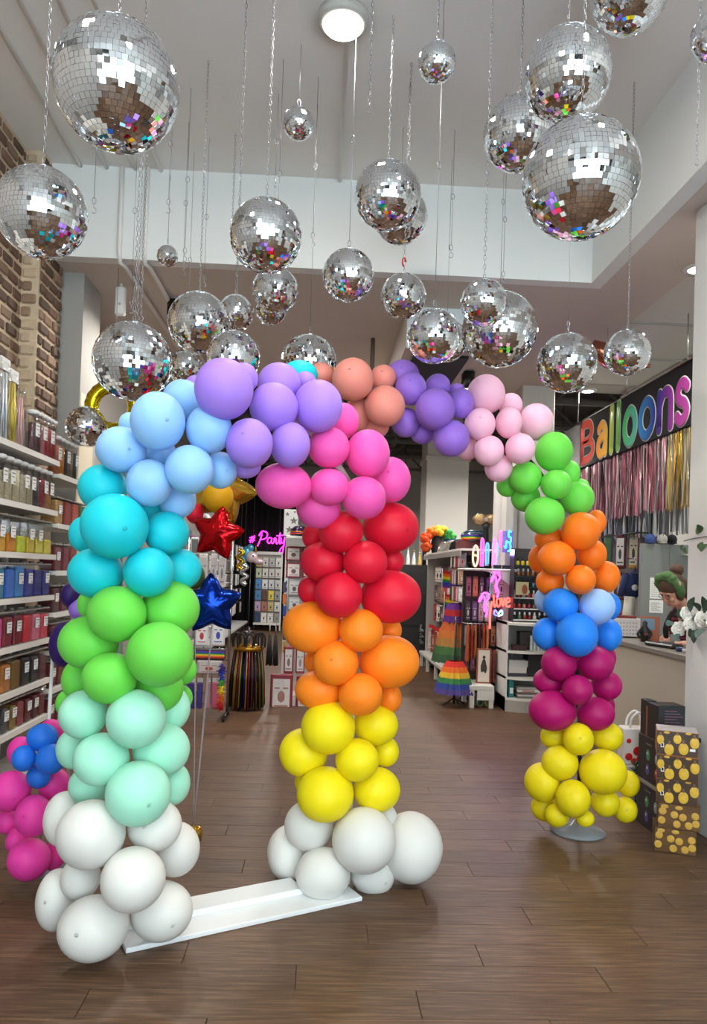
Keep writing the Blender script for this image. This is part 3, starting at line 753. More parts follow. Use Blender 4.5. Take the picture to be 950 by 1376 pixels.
DB=[ # x,y,half width px,depth,rows,link kind,label
 (157,115,82,3.05,34,'c','largest mirror ball, hanging nearest the brick wall and top left corner'),
 (780,241,77,3.2,34,'c','large mirror ball hanging lowest of the big upper right group'),
 (762,101,58,3.5,32,'c','big mirror ball hanging directly above the lowest large one at right'),
 (698,180,48,4.15,32,'c','mirror ball half hidden behind the two big right ones'),
 (846,-12,52,3.8,32,'c','mirror ball cut off by the top edge of the photo'),
 (962,48,32,3.1,26,'w','mirror ball cut off by the right edge of the photo'),
 (587,84,25.5,3.9,26,'c','small mirror ball hanging high right of the round ceiling lamp'),
 (401,166,21,4.7,26,'w','small mirror ball hanging below the round ceiling lamp'),
 (357,317,48,4.1,32,'c','big mirror ball hanging in front of the white band left of centre'),
 (521,263,44.5,4.4,32,'c','big mirror ball hanging in front of the white band right of centre'),
 (538,291,36,5.5,30,'w','mirror ball peeking out behind the one in front of the white band'),
 (56,286,59,3.4,32,'c','large mirror ball at left edge in front of the brick wall'),
 (178,486,52,3.85,32,'c','large mirror ball touching the sky blue balloons at left'),
 (225,344,14,5.3,20,'w','smallest mirror ball hanging in front of the band edge'),
 (267,434,41,4.9,32,'c','mirror ball in front of the black can downlight'),
 (317,420,24,5.95,28,'c','mirror ball peeking out right of the one before the can downlight'),
 (314,480,35,4.25,30,'c','mirror ball right behind the largest light purple balloon'),
 (370,390,30.5,4.85,30,'w','mirror ball hanging just under the big one left of centre'),
 (364,417,20,5.4,26,'w','little mirror ball peeking out below two stacked ones left of centre'),
 (415,487,37,5.3,30,'w','mirror ball rising behind the turquoise balloon on the arch crown'),
 (468,370,34.5,4.35,30,'w','mirror ball hanging above the salmon balloons'),
 (542,398,30,5.0,30,'c','mirror ball hanging from a red hook in front of the duct'),
 (583,452,36,4.2,30,'w','mirror ball hanging in front of the pale duct face'),
 (600,458,28,5.9,30,'w','mirror ball hidden behind the one at the pale duct face'),
 (650,407,31,4.0,30,'c','small mirror ball in front of the large one above the pale pink balloons'),
 (671,443,50,5.05,34,'w','large mirror ball above the pale pink balloons'),
 (762,488,39.5,5.05,30,'w','mirror ball beside the soffit downlight near the sign'),
 (843,474,30.5,4.85,28,'c','mirror ball in front of the rose gold foil balloon'),
 (250,494,24,6.0,28,'w','mirror ball tucked between the left ball and the purple balloons'),
]
for i,(x,y,hw,d,rows,kind,lab) in enumerate(DB):
    p=P(x,y,d); R=hw*depth(p)/FPX
    t=thing('mirror_ball',lab,'mirror ball',tuple(p),random.uniform(0,6),'hanging mirror balls')
    S=(R,R,R)
    link('core',core_me,t,None,None,S); link('cap',cap_me,t,None,None,S)
    if i<2:                     # nearest two balls: the 300 tiles that face the viewer are single pieces
        rz=t.rotation_euler.z
        tl=tile_list(rows); v=(CAM-p).normalized(); v=Matrix.Rotation(-rz,3,'Z')@v
        tl.sort(key=lambda q:-(Vector((math.cos(q[0])*math.cos(q[1]),math.cos(q[0])*math.sin(q[1]),math.sin(q[0]))).dot(v)))
        for q in tl[:300]:
            mb=MB(); tile_geo(*q,mb); mb.v=[(a*R,b*R,c*R) for a,b,c in mb.v]; mb.build('mirror_tile',MIRROR,t)
        mb=MB()
        for q in tl[300:]: tile_geo(*q,mb)
        o=link('mirror_tiles',mb.mesh('mirror_tiles',MIRROR),t,None,None,S)
    else: o=link('mirror_tiles',tiles_me(rows,i%3),t,None,None,S)
    o['kind']='stuff'
    zt=ZT if d<YR else ZS
    Lg=zt-(p.z+R*1.05)
    if Lg>.02: link('chain' if kind=='c' else 'hanging_wire',chain_mesh(Lg) if kind=='c' else wire_mesh(Lg),t,(0,0,R*1.05))
# spare chains and wires with hooks, nothing hanging from them
SPARE=[(233,40,226,285,5.0,'w'),(270,115,248,350,5.2,'w'),(127,200,126,285,4.6,'w'),(500,0,496,150,3.9,'c'),(253,220,246,370,5.6,'w'),(428,175,420,330,5.0,'w'),(555,140,549,215,4.8,'c'),(613,160,606,345,5.5,'w'),
       (682,120,676,380,5.7,'w'),(186,205,184,430,4.7,'c'),(190,205,189,430,4.9,'c'),(178,215,176,420,5.3,'w'),(320,190,312,310,5.7,'c'),(375,115,370,250,5.2,'w'),(763,330,763,450,4.9,'w'),(940,90,936,220,3.6,'c'),(282,190,274,385,5.8,'w')]
for i,(x0,y0,x1,y1,d,k) in enumerate(SPARE):
    b=P(x1,y1,d); Lg=ZT-b.z
    ds=['far left','left edge','near brick pier','top centre','left of centre','under the round lamp','centre','right of centre','right','beside the left conduit','second beside the left conduit','third beside the left conduit','behind the big left of centre ball','behind the small lamp ball','near the sign','right edge above the pillar','behind the can downlight ball'][i]
    t=thing('spare_chain' if k=='c' else 'spare_wire','spare hanging %s with a hook, %s'%('chain' if k=='c' else 'wire',ds),'chain' if k=='c' else 'wire',tuple(b),group='spare hanging chains and wires')
    link('chain' if k=='c' else 'hanging_wire',chain_mesh(Lg-.04,.026) if k=='c' else wire_mesh(Lg-.04),t,(0,0,.04))
    hk=[(0,0,.05),(0,0,.03),(.012,0,.02),(.014,0,.005),(.004,0,-.008),(-.01,0,-.002)]
    MB().tube(smooth_path(hk,4),.0025,6).build('hook',STEEL,t)
q=P(543,352,5.0)
MB().tube([(math.cos(a)*.012,0,math.sin(a)*.03) for a in [2*PI*i/12 for i in range(10)]],.005,6).build('carabiner',mat('red_hook',(190,20,30),.3,metal=.5),None,tuple(q))
_c=bpy.data.objects['carabiner']; tag(_c,'red carabiner hook above a mirror ball before the band','hook')
# ================================================================ LEFT SHELVING
ORD=['first','second','third','fourth','fifth','sixth','seventh','eighth','ninth','tenth','eleventh','twelfth']
XF=-2.0
SZ=[.49,.76,1.06,1.378,1.68,2.01,2.387]
SHU=mat('shelf_underside',(205,202,196),.6)
def shelf_unit(y0,y1,zs,label,group):
    t=thing('shelf_unit',label,'shelving',(XF-.21,(y0+y1)/2,0),group=group)
    h=(y1-y0)/2
    MB().box(-.21,-h,0,-.19,h,2.75).build('back_panel',mat('slat_back',(120,116,112),.7),t)
    for s in (-1,1): MB().box(-.19,s*h-.015 if s<0 else h-.015,0,-.15,s*h+.015 if s<0 else h+.0,2.75).build('upright',SHELFW,t)
    for z in zs:
        sh=MB().box(-.19,-h,z-.03,.21,h,z,bev=.004).build('shelf',SHELFW,t)
        MB().box(.21,-h,z-.034,.216,h,z+.004).build('price_rail',SHELFW,sh)
    MB().box(-.19,-h,0,.15,h,.1).build('plinth',SHELFW,t)
    return t
shelf_unit(3.3,5.73,SZ,'near white shelf unit of confetti canisters along the brick wall','white shelf units')
shelf_unit(5.745,6.58,[.38,.66,.95,1.24,1.56,1.92,2.30],'far white shelf unit beyond the canisters beside the grey column','white shelf units')
JM={}
def jcache(k,f):
    if k not in JM: JM[k]=f()
    return JM[k]
def glit(rgb): return mat('fill_%d_%d_%d'%rgb,rgb,.5,noise=.45,nscale=55,bump=.9,bscale=90,metal=.15)
def jar(y,z,rgb,fill,label,group,kind='square',w=.13,h=.25,tagged=True,d=.13,xoff=0):
    t=thing('canister',label,'canister',(XF-.02-d/2+xoff,y,z),group=group)
    k=(kind,w,h,d)
    r=min(w,d)/2
    if kind=='square':
        link('clear_body',jcache(('b',)+k,lambda:MB().box(-d/2,-w/2,.002,d/2,w/2,h,bev=.006).mesh('clear_body',CLEAR)),t)
        link('lid',jcache(('l',)+k,lambda:MB().box(-d/2-.002,-w/2-.002,h,d/2+.002,w/2+.002,h+.012,bev=.004).lathe([(.02,0),(.02,.012),(0,.014)],12,c=(0,0,h+.012)).mesh('lid',mat('clear_lid',(150,146,140),.25))),t)
        link('filling',jcache(('f',rgb,fill)+k,lambda:MB().box(-d/2+.006,-w/2+.006,.004,d/2-.006,w/2-.006,h*fill,bev=.01).mesh('filling',glit(rgb))),t)
    else:
        link('clear_body',jcache(('b',)+k,lambda:MB().lathe([(r,.002),(r,h)],20).mesh('clear_body',CLEAR)),t)
        link('lid',jcache(('l',)+k,lambda:MB().lathe([(r+.004,h-.012),(r+.004,h+.012),(r-.004,h+.016),(0,h+.016)],20).mesh('lid',WHITE)),t)
        link('filling',jcache(('f',rgb,fill)+k,lambda:MB().lathe([(r-.006,.006),(r-.006,h*fill),(0,h*fill+.004)],18).mesh('filling',glit(rgb))),t)
    if tagged:
        lb=link('label',jcache(('t',)+k,lambda:MB().box(d/2+.0005,-.034,h*.42,d/2+.003,.034,h*.74).mesh('label',TAGW)),t)
        link('print',jcache(('p',)+k,lambda:MB().box(d/2+.003,-.026,h*.66,d/2+.0036,.026,h*.685).box(d/2+.003,-.026,h*.58,d/2+.0036,.018,h*.595).box(d/2+.003,.008,h*.45,d/2+.0036,.026,h*.49).mesh('print',mat('grey_print',(96,96,98),.6))),lb)
    return t
rowsJ=[(0,'lowest','glitter mix',.10,.20,[(60,62,66),(70,70,76),(140,60,62),(110,88,60),(90,92,98),(150,120,60),(160,80,84),(120,60,60),(100,50,54),(130,70,74)],.85),
       (1,'second lowest','petals',.145,.22,[(110,58,52),(120,66,60),(232,150,40),(190,120,36),(130,96,30),(36,32,34),(34,30,32),(90,40,44)],.88),
       (2,'third lowest','pink and red confetti',.145,.22,[(224,60,150),(230,74,160),(224,54,140),(140,24,54),(130,10,40),(228,6,46),(244,104,130),(226,40,70)],.95),
       (3,'middle','blue confetti',.145,.225,[(6,120,130),(4,140,140),(10,130,165),(30,110,220),(40,140,215),(14,44,160),(8,22,130),(16,30,140)],.95),
       (4,'third highest','yellow confetti',.145,.235,[(236,176,40),(244,190,20),(240,170,20),(222,140,20),(205,226,10),(236,200,30),(240,214,70),(242,212,60)],.55),
       (5,'second highest','dried mix',.115,.28,[(70,50,50),(84,56,56),(110,110,70),(190,180,150),(205,195,160),(210,200,165),(200,190,160),(180,170,140),(60,56,58),(150,50,60),(190,130,80)],.8)]
for (si,nm,what,wd,h,cols,fill) in rowsJ:
    n=len(cols); sp=(5.72-4.42)/n
    for i,c in enumerate(cols):
        jar(4.42+sp*(i+.5),SZ[si]+.0005,c,fill*random.uniform(.85,1.0),'clear canister of %s, %s from the front on the %s shelf'%(what,ORD[i],nm),'canisters on the %s shelf'%nm,'round' if si==5 else 'square',min(wd,sp*.93),h,(i*5+si)%3!=0,.12)
for i,c in enumerate([(90,60,66),(70,40,48),(190,110,120),(160,20,50),(170,30,40),(150,30,50)]):
    jar(5.33+.075*i,SZ[6]+.0005,c,.75,'tall white lidded tube of petals, %s along the top shelf'%ORD[i],'lidded tubes on the top shelf','round',.07,.29,i%2==0,.07)
for i,c in enumerate([(190,110,60),(210,130,40),(60,60,60),(120,110,90),(60,70,60)]):
    jar(5.80+.1*i,2.30+.0005,c,.8,'white lidded tube of dried mix, %s along the top far shelf'%ORD[i],'lidded tubes on the top far shelf','round',.09,.28,i%2==0,.09)
for k,(z,cols) in enumerate([(1.92,[(190,150,90),(160,60,50),(190,80,60),(60,120,60)]),(1.56,[(110,24,40),(120,30,50),(150,60,50)]),(1.24,[(90,40,38),(100,30,40),(40,40,70)]),(.95,[(110,50,50),(90,70,50),(50,50,80)]),(.66,[(110,40,44),(120,50,50),(100,40,44)]),(.38,[(120,50,52),(110,40,44),(130,60,60)])]):
    for i,c in enumerate(cols):
        jar(5.86+.19*i,z+.0005,c,.95,'dark packed canister, %s on the %s shelf of the far unit'%(ORD[i],['second highest','third highest','middle','third lowest','second lowest','lowest'][k]),'packed canisters of the far unit','square',.15,.2,i==0,.13)
# tinsel bags on the top shelf
for i,(y,c,h,l) in enumerate([(4.80,(190,195,205),.56,'tall clear bag of silver tinsel at the near end of the top shelf'),(4.93,(215,220,230),.54,'tall clear bag of pale silver tinsel on the top shelf'),(5.07,(214,192,84),.50,'tall clear bag of gold tinsel on the top shelf'),(5.20,(222,180,176),.42,'clear bag of rose tinsel beside the lidded tubes')]):
    t=thing('tinsel_bag',l,'bag',(XF-.1,y,SZ[6]),group='tinsel bags on the top shelf')
    MB().lathe([(.068,.002),(.073,.1),(.072,h*.8),(.06,h*.95),(.02,h)],12,sx=.6,sy=.9).build('clear_bag',CLEAR,t)
    ms=[mat('tin_%d_%d'%(i,q),tuple(min(255,int(a*f)) for a in c),.25,metal=.45) for q,f in enumerate((1,.8,1.15))]
    mb=MB()
    for k in range(46):
        mb.m(k%3); a=random.uniform(0,6.28); r=random.uniform(.01,.06); x,yy=r*math.cos(a)*.55,r*math.sin(a)*.85
        mb.tube([(x,yy,.01),(x*.9+random.uniform(-.012,.012),yy*.9+random.uniform(-.015,.015),h*.45),(x*.5,yy*.5,h*.86)],.005,4)
    mb.build('tinsel',ms,t)['kind']='stuff'
    if i in (1,2): MB().box(.0,-.07,h-.06,.012,.07,h+.02).build('header_card',TAGW,t)
# mirror ball lying on the tubes at the far end of the top shelf
p=P(116,575,6.25); R=27*depth(p)/FPX
t=thing('mirror_ball','mirror ball resting on the lidded tubes beside the grey column','mirror ball',(p.x,6.25,2.30+.28+.014+R))
link('core',core_me,t,None,None,(R,)*3); link('mirror_tiles',tiles_me(30,0),t,None,None,(R,)*3)['kind']='stuff'; link('cap',cap_me,t,None,None,(R,)*3)

# ================================================================ GENERIC GOODS
def pack(label,cat,group,loc,rz,w,h,body,inner=None,header=None,t=.03,name='hanging_pack',peg=.0,motif=None,clear=False):
    o=thing(name,label,cat,loc,rz,group)
    bm_=mat('pk_%d_%d_%d'%body,body,.4,noise=.12,nscale=25)
    MB().box(-w/2,-t/2,0,w/2,t/2,h*(.86 if header else 1),bev=min(.012,t*.4)).build('pouch',bm_,o)
    if inner:
        f=MB().box(-w*.38,-t/2-.002,h*.1,w*.38,-t/2,h*(.72 if header else .88)).build('window',mat('pk_%d_%d_%d'%inner,inner,.4,noise=.15,nscale=30),o)
        if motif:
            MB().sphere((0,-t/2-.002,h*.42),w*.16,.002,h*.15,10,6).box(-w*.3,-t/2-.003,h*.62,-w*.08,-t/2-.002,h*.66).box(w*.08,-t/2-.003,h*.62,w*.3,-t/2-.002,h*.66).box(-w*.3,-t/2-.003,h*.16,w*.3,-t/2-.002,h*.2).build('motif',mat('pk_%d_%d_%d'%motif,motif,.6),f)
    if header: MB().box(-w/2,-.004,h*.86,w/2,.004,h,bev=.002).build('header_card',mat('pk_%d_%d_%d'%header,header,.5),o)
    if peg: MB().tube([(0,-t/2-.03,h*.96),(0,peg,h*.96)],.004,5).build('peg_hook',CHROME,o)
    return o
def pack_px(x0,y0,x1,y1,Y,label,cat,group,body,inner=None,header=None,t=.03,rz=0,peg=0,motif=None,name='hanging_pack'):
    a,b=P(x0,y1,Y),P(x1,y0,Y); w=abs(b.x-a.x); h=b.z-a.z
    return pack(label,cat,group,((a.x+b.x)/2,Y,a.z),rz,w,h,body,inner,header,t,name,peg,motif)
def gridwall(label,loc,w,z0,z1,feet=True,name='grid_stand',dx=.1,dz=.12):
    t=thing(name,label,'display stand',loc)
    for x in (-w/2,w/2): MB().tube([(x,0,.06 if feet else z0),(x,0,z1)],.014,8).build('post',CHROME,t)
    x=-w/2+dx
    while x<w/2-.01: MB().tube([(x,0,z0),(x,0,z1)],.004,5).build('grid_wire',CHROME,t); x+=dx
    z=z0
    while z<=z1+.001: MB().tube([(-w/2,0,z),(w/2,0,z)],.005,5).build('grid_wire',CHROME,t); z+=dz
    if feet:
        for s in (-1,1):
            MB().tube([(s*w/2,-.22,.06),(s*w/2,.22,.06)],.014,8).build('foot',BLACKP,t)
            for q in (-.2,.2): MB().lathe([(.012,-.03),(.03,-.028),(.03,.0),(.012,.004)],12,M=Matrix.Translation((s*w/2,q,.031))@Matrix.Rotation(PI/2,4,'Y')).build('caster',BLACKM,t)
    return t
# ---- left rainbow stand behind the arch leg
a=P(246,900,8.1); b=P(306,900,8.1)
cx=(a.x+b.x)/2
gridwall('chrome grid stand on casters hung with rainbow party packs',(cx,8.16,0),b.x-a.x,.15,1.95)
g='packs on the chrome grid stand'
pack_px(262,836,281,868,8.1,'white pack with colour stripes, inner one on the grid stand','party pack',g,(222,220,222),(236,236,236),None,peg=.05,motif=(200,60,60))
pack_px(284,834,303,868,8.1,'white pack with colour stripes, outer one on the grid stand','party pack',g,(226,222,222),(236,236,236),None,peg=.05,motif=(60,80,180))
for i,(x0,x1) in enumerate(((266,280),(282,292),(293,304))):
    pack_px(x0,744,x1,790,8.1,'slim white pack, %s of three under the red star'%ORD[i],'party pack',g,(206,200,196),(180,174,172),None,peg=.05,motif=(120,110,110))
for i,(x0,x1) in enumerate(((268,285),(287,301))):
    pack_px(x0,712,x1,738,8.1,'dark bottle pack, %s of two behind the red star'%ORD[i],'party pack',g,(60,46,44),(190,150,50),None,peg=.05)
pack_px(256,722,268,745,8.1,'small white pack beside the turquoise balloons','party pack',g,(216,214,212),(90,90,92),None,peg=.05)
t=pack_px(262,872,303,886,8.1,'wide black pack with a rainbow strip on the grid stand','party pack',g,(40,34,38),None,None,peg=.05)
for k,c in enumerate([(200,30,30),(230,120,30),(230,210,40),(40,140,60),(40,70,180),(110,50,150)]):
    hh=.013; MB().box(-.155,-.019,.02+k*hh,.155,-.016,.02+(k+1)*hh).build('rainbow_stripe',mat('stripe_%d'%k,c,.5),t)
t=pack_px(264,888,299,905,8.1,'clear pouch of printed party beads on the grid stand','party pack',g,(176,168,166),(205,198,196),None,t=.06,peg=.05,motif=(190,80,60))
for i,(x0,x1,c,l) in enumerate(((250,263,(50,44,110),'dark blue'),(264,273,(58,52,128),'blue violet'),(276,283,(196,150,170),'pale pink'),(284,299,(200,92,124),'rose pink'))):
    pack_px(x0,911,x1,952,8.1,'long %s fabric pack at the foot of the grid stand'%l,'fabric pack',g,c,None,(210,206,204),peg=.05)
bo=P(299,890,8.06)
t=thing('feather_boa','rainbow feather boa hanging on the grid stand','boa',(bo.x,8.02,bo.z-.5))
for k,c in enumerate([(190,30,30),(230,110,30),(230,200,40),(50,150,60),(40,70,190),(60,40,130)]):
    mb=MB()
    for q in range(26):
        z=.08*k+random.uniform(0,.1); an=random.uniform(0,6.28); r=random.uniform(.03,.06)
        mb.tube([(0,0,z),(math.cos(an)*r,math.sin(an)*r*.6,z+random.uniform(-.04,.0))],[.012,.002],4)
    mb.tube([(0,0,.08*k-.005),(.003,0,.08*(k+1)+.01)],.016,6)
    mb.build('feathers',mat('boa_%d'%k,c,.9),t)['kind']='stuff'
# ---- tinsel skirts on a loop-handled rack
q=P(331,953,8.75)
t=thing('streamer_rack','round rack of dark shimmering tinsel streamers with black loop handles','streamers',(q.x,8.75,0))
cols=[(26,22,28),(90,60,30),(36,20,54),(24,44,40),(200,140,40),(24,40,130),(140,36,60),(170,160,60)]
ms=[mat('streamer_%d'%i,c,.25,metal=.45) for i,c in enumerate(cols)]
mb=MB()
for i in range(150):
    an=2*PI*i/150+random.uniform(-.03,.03); r=random.uniform(.15,.2); mb.m(random.choice([0,0,1,2,3,4,5,6,7]))
    mb.tube([(math.cos(an)*r*.8,math.sin(an)*r*.8,.70),(math.cos(an)*r,math.sin(an)*r,.4),(math.cos(an)*r*1.08,math.sin(an)*r*1.08,random.uniform(.01,.05))],.009,4)
mb.build('streamers',ms,t)['kind']='stuff'
MB().lathe([(.17,.68),(.18,.72),(.1,.75),(.03,.76)],20).build('rack_top',mat('rack_gold',(170,120,30),.25,metal=.7),t)
MB().tube([(0,0,0.0),(0,0,.95)],.015,8).build('pole',BLACKP,t)
for i in range(9):
    an=2*PI*i/9; c=Vector((math.cos(an)*.15,math.sin(an)*.15,.80))
    MB().tube(smooth_path([c+Vector((-.035,0,-.08)),c+Vector((-.04,0,.03)),c+Vector((0,0,.085)),c+Vector((.04,0,.03)),c+Vector((.035,0,-.08))],4),.011,6).build('loop_handle',BLACKM,t)
for i,(x,c) in enumerate(((.24,0),(.31,1))):
    q2=thing('wig_pack','long black wig hanging beside the streamer rack, %s one'%('inner','outer')[i],'wig',(q.x+x,8.78,.50),group='black wigs beside the streamer rack')
    mb=MB()
    for k in range(30):
        a=random.uniform(-.03,.03); b=random.uniform(-.02,.02); mb.tube([(a*.4,b*.4,.36),(a,b,.15),(a*1.2,b*1.2,random.uniform(0,.03))],.006,4)
    mb.build('hair',BLACKM,q2)['kind']='stuff'
    MB().tube([(0,0,.34),(0,0,.50),(0,.12,.50)],.006,6).build('hanger',CHROME,q2)
# ---- end cap gondola with red framed packs behind leg B
a=P(380,900,9.35)
ec=thing('gondola','white slotted end cap rack topped by a shelf behind the orange balloons','display rack',(a.x+.4,9.4,0))
MB().box(-.40,0,0,.40,.04,2.0).build('back_panel',mat('slat_white',(196,192,188),.6),ec)
up=MB().box(-.42,-.03,0,-.37,.06,2.3).build('upright',WHITE,ec)
for k in range(18): MB().box(-.405,-.032,.6+k*.085,-.385,-.03,.645+k*.085).build('slot',BLACKI,up)
MB().box(.37,-.03,0,.42,.06,2.3).build('upright',WHITE,ec)
MB().box(-.40,-.35,2.02,.42,.06,2.05,bev=.004).build('shelf',SHELFW,ec)
MB().box(-.40,-.36,1.92,.42,-.34,2.02,bev=.003).build('shelf_front',mat('shelf_front',(150,146,142),.5),ec)
MB().box(-.40,-.4,0,.42,.04,.12).build('base',SHELFW,ec)
g='red framed packs on the end cap rack'
RF=(140,34,48)
k=0
for (x0,y0,x1,y1) in ((384,735,405,753),(384,756,405,776),(406,735,426,753),(406,756,426,776)):
    pack_px(x0,y0,x1,y1,9.33,'red framed card pack, %s on the end cap rack'%ORD[k],'card pack',g,RF,(226,220,214),None,.02,peg=.05,motif=(120,90,90)); k+=1
for (x0,y0,x1,y1) in ((387,779,404,800),(387,803,404,820),(387,823,404,842),(387,846,404,862)):
    pack_px(x0,y0,x1,y1,9.33,'silver grey accessory pack, %s going down the end cap rack'%ORD[k-4],'accessory pack','grey packs on the end cap rack',(168,166,168),(205,203,203),None,.02,peg=.05,motif=(80,80,84)); k+=1
for i in range(6):
    pack_px(379.5,782+i*16,385,796+i*16,9.30,'narrow rainbow strip pack, %s going down the rack edge'%ORD[i],'strip pack','strip packs on the rack edge',[(60,50,90),(200,110,40),(40,60,140),(180,60,50),(70,70,80),(190,150,60)][i],None,None,.02,peg=.05)
g='red framed boxed sets on the end cap base'
pack_px(362,906,394,957,8.95,'big red framed boxed set standing before the streamer rack','boxed set',g,RF,(222,214,208),None,.05,name='boxed_set',motif=(170,120,110))
pack_px(381,868,395,905,9.25,'red framed boxed set behind the black wigs','boxed set',g,RF,(214,206,202),None,.05,name='boxed_set',motif=(130,110,110))
pack_px(397,870,410,905,9.25,'tall red framed set beside the orange balloons','boxed set',g,RF,(214,208,204),None,.05,name='boxed_set',motif=(150,140,140))
pack_px(397,908,426,953,9.0,'red framed boxed set half hidden by the orange balloons','boxed set',g,RF,(222,214,208),None,.05,name='boxed_set',motif=(170,120,110))
q=P(389,720,9.3)
t=thing('gift_bag','white gift bag printed with dark stars on top of the rack','gift bag',(q.x,9.25,2.05))
MB().box(-.07,-.05,0,.1,.05,.33,bev=.004).build('bag',mat('bag_white',(214,212,210),.6),t)
for i,(x,z,s) in enumerate(((0,.08,.05),(.05,.19,.05),(-.03,.27,.03),(.06,.3,.02))):
    pol=[]; 
    for kk in range(10):
        r=s*(1 if kk%2==0 else .45); an=PI/2+PI*kk/5; pol.append((x+r*math.cos(an),z+r*math.sin(an)))
    MB().prism(pol,.05,.052,M=Matrix.Rotation(PI/2,4,'X')).build('printed_star',mat('grey_star',(110,104,98),.4,metal=.4),t)
q=P(400,720,9.3)
t=thing('holographic_hat','shiny rainbow cap lying on the end cap shelf','hat',(q.x+.02,9.2,2.05))
mb=MB(); mb.lathe([(.11,0),(.112,.03),(.10,.09),(.06,.125),(0,.135)],20); mb.build('crown',mat('holo',(60,40,70),.2,metal=.8,noise=.9,nscale=12),t)
for k,c in enumerate([(210,40,40),(230,140,40),(60,150,80),(70,60,170)]): MB().tube([(math.cos(a)*(.113-.012*k),math.sin(a)*(.113-.012*k),.03+.022*k) for a in [2*PI*i/24 for i in range(24)]],.009,6,True).build('band',mat('holo_band_%d'%k,c,.2,metal=.6),t)
MB().sphere((0,-.13,.02),.07,.05,.008).build('peak',BLACKP,t)

# ---- left aisle run with white bench, Y 13-20
run=thing('wall_rack','long grey slat rack with white bench along the far left aisle','display rack',(-1.85,13.2,0))
MB().box(-.55,0,0,-.50,6.6,2.3).build('back_panel',mat('slat_grey',(140,136,134),.6),run)
MB().box(-.5,0,.22,0,6.6,.27,bev=.004).build('bench_top',mat('bench_grey',(196,196,194),.4),run)
for i in range(8): MB().box(-.04,.1+i*.9,0,0,.16+i*.9,.22).build('bench_leg',BLACKP,run)
for z in (.8,1.15,1.5,1.85,2.2): MB().box(-.5,0,z-.01,-.48,6.6,z+.01).build('slat_rail',CHROME,run)
n=0
for rz_,z in enumerate((.52,.86,1.22,1.58,1.92)):
    for k in range(9):
        c=random.choice([(205,203,203),(190,188,190),(170,168,172),(214,208,206),(120,118,124),(196,170,176),(150,160,170)])
        pack('pale accessory pack, %s along the %s row of the far left rack'%(ORD[k],ORD[rz_]),'accessory pack','accessory packs on the far left rack',(-2.02+random.uniform(-.06,.04),13.4+k*.72,z),PI/2,.24,.28,c,(230,228,226),None,.03,peg=.28,motif=random.choice([(120,70,80),(60,70,110),(150,120,60),(60,60,64)]))
q=P(313,672,13.6)
t=thing('pompom_wig','fluffy pale grey wig on the far left rack','wig',(-2.1,13.5,2.31))
mb=MB()
for k in range(60):
    a=random.uniform(0,6.28); b=random.uniform(0,1.57); r=.17; mb.sphere((math.cos(a)*math.cos(b)*r,math.sin(a)*math.cos(b)*r,.0+math.sin(b)*r*1.1+.06),.05,n=8,k=6)
mb.build('curls',mat('wig_grey',(200,198,200),.9),t)['kind']='stuff'
MB().lathe([(.05,-.0),(.04,.1),(.07,.2),(0,.26)],12).build('wig_stand',WHITE,t)
for (x,y,c,l,nm) in ((323,752,(205,165,50),'gold twisted foil letter hanging before the far left rack','a'),(328,772,(200,202,205),'silver twisted foil letter hanging before the far left rack','b')):
    YY=13.0 if nm=='a' else 12.6; q=P(x,y,YY); t=thing('foil_letter',l,'foil letter',(q.x,YY,q.z),group='foil letters by the far left rack')
    MB().tube(smooth_path([(-.04,0,.17),(.05,0,.12),(-.05,0,.04),(.05,0,-.03),(-.04,0,-.11),(.04,0,-.17)],5),.035,8).build('letter',mat('foilL_'+nm,c,.15,metal=.9),t)
    MB().tube([(0,0,.19),(0,0,5.0-q.z)],.002,4).build('string',STEEL,t)
# ---- curtain, neon, cards at the back wall
a=P(322,745,21.2); b=P(388,620,21.2)
t=thing('backdrop_curtain','black drape hung behind the pink neon party sign','curtain',((a.x+b.x)/2,21.2,0))
w2=(b.x-a.x)/2+.3; mb=MB(); K=60; vs=[];fs=[]
for i in range(K+1):
    x=-w2+2*w2*i/K; d=.05*math.sin(i*1.3)+.02*math.sin(i*.7)
    vs+=[(x,d,.02),(x,d,4.7),(x,d+.02,4.7),(x,d+.02,.02)]
for i in range(K):
    o=i*4; fs+=[(o,o+4,o+5,o+1),(o+2,o+6,o+7,o+3),(o+1,o+5,o+6,o+2)]
mb.add(vs,fs,True); mb.build('drape',BLACKF,t)
MB().tube([(-w2-.1,0,4.72),(w2+.1,0,4.72)],.02,8).build('rail',CHROME,t)
NEONP=mat('neon_pink',(255,50,225),.4,emit=4.0)
def neon(label,name,strokes,x0,y0,x1,y1,Y,m,r,back=None,rz=0,cat='neon sign',closed=()):
    a,b=P(x0,y1,Y),P(x1,y0,Y); w,h=b.x-a.x,b.z-a.z
    t=thing(name,label,cat,(a.x,Y,a.z),rz)
    for i,st in enumerate(strokes):
        pts=smooth_path([(u*w,0,v*h) for u,v in st],5,i in closed); MB().tube(pts,r,8,i in closed).build('neon_tube',m if not isinstance(m,list) else m[i%len(m)],t)
    if back: MB().box(-.03,.02,-.03,w+.03,.028,h+.03).build('back_plate',back,t)
    return t
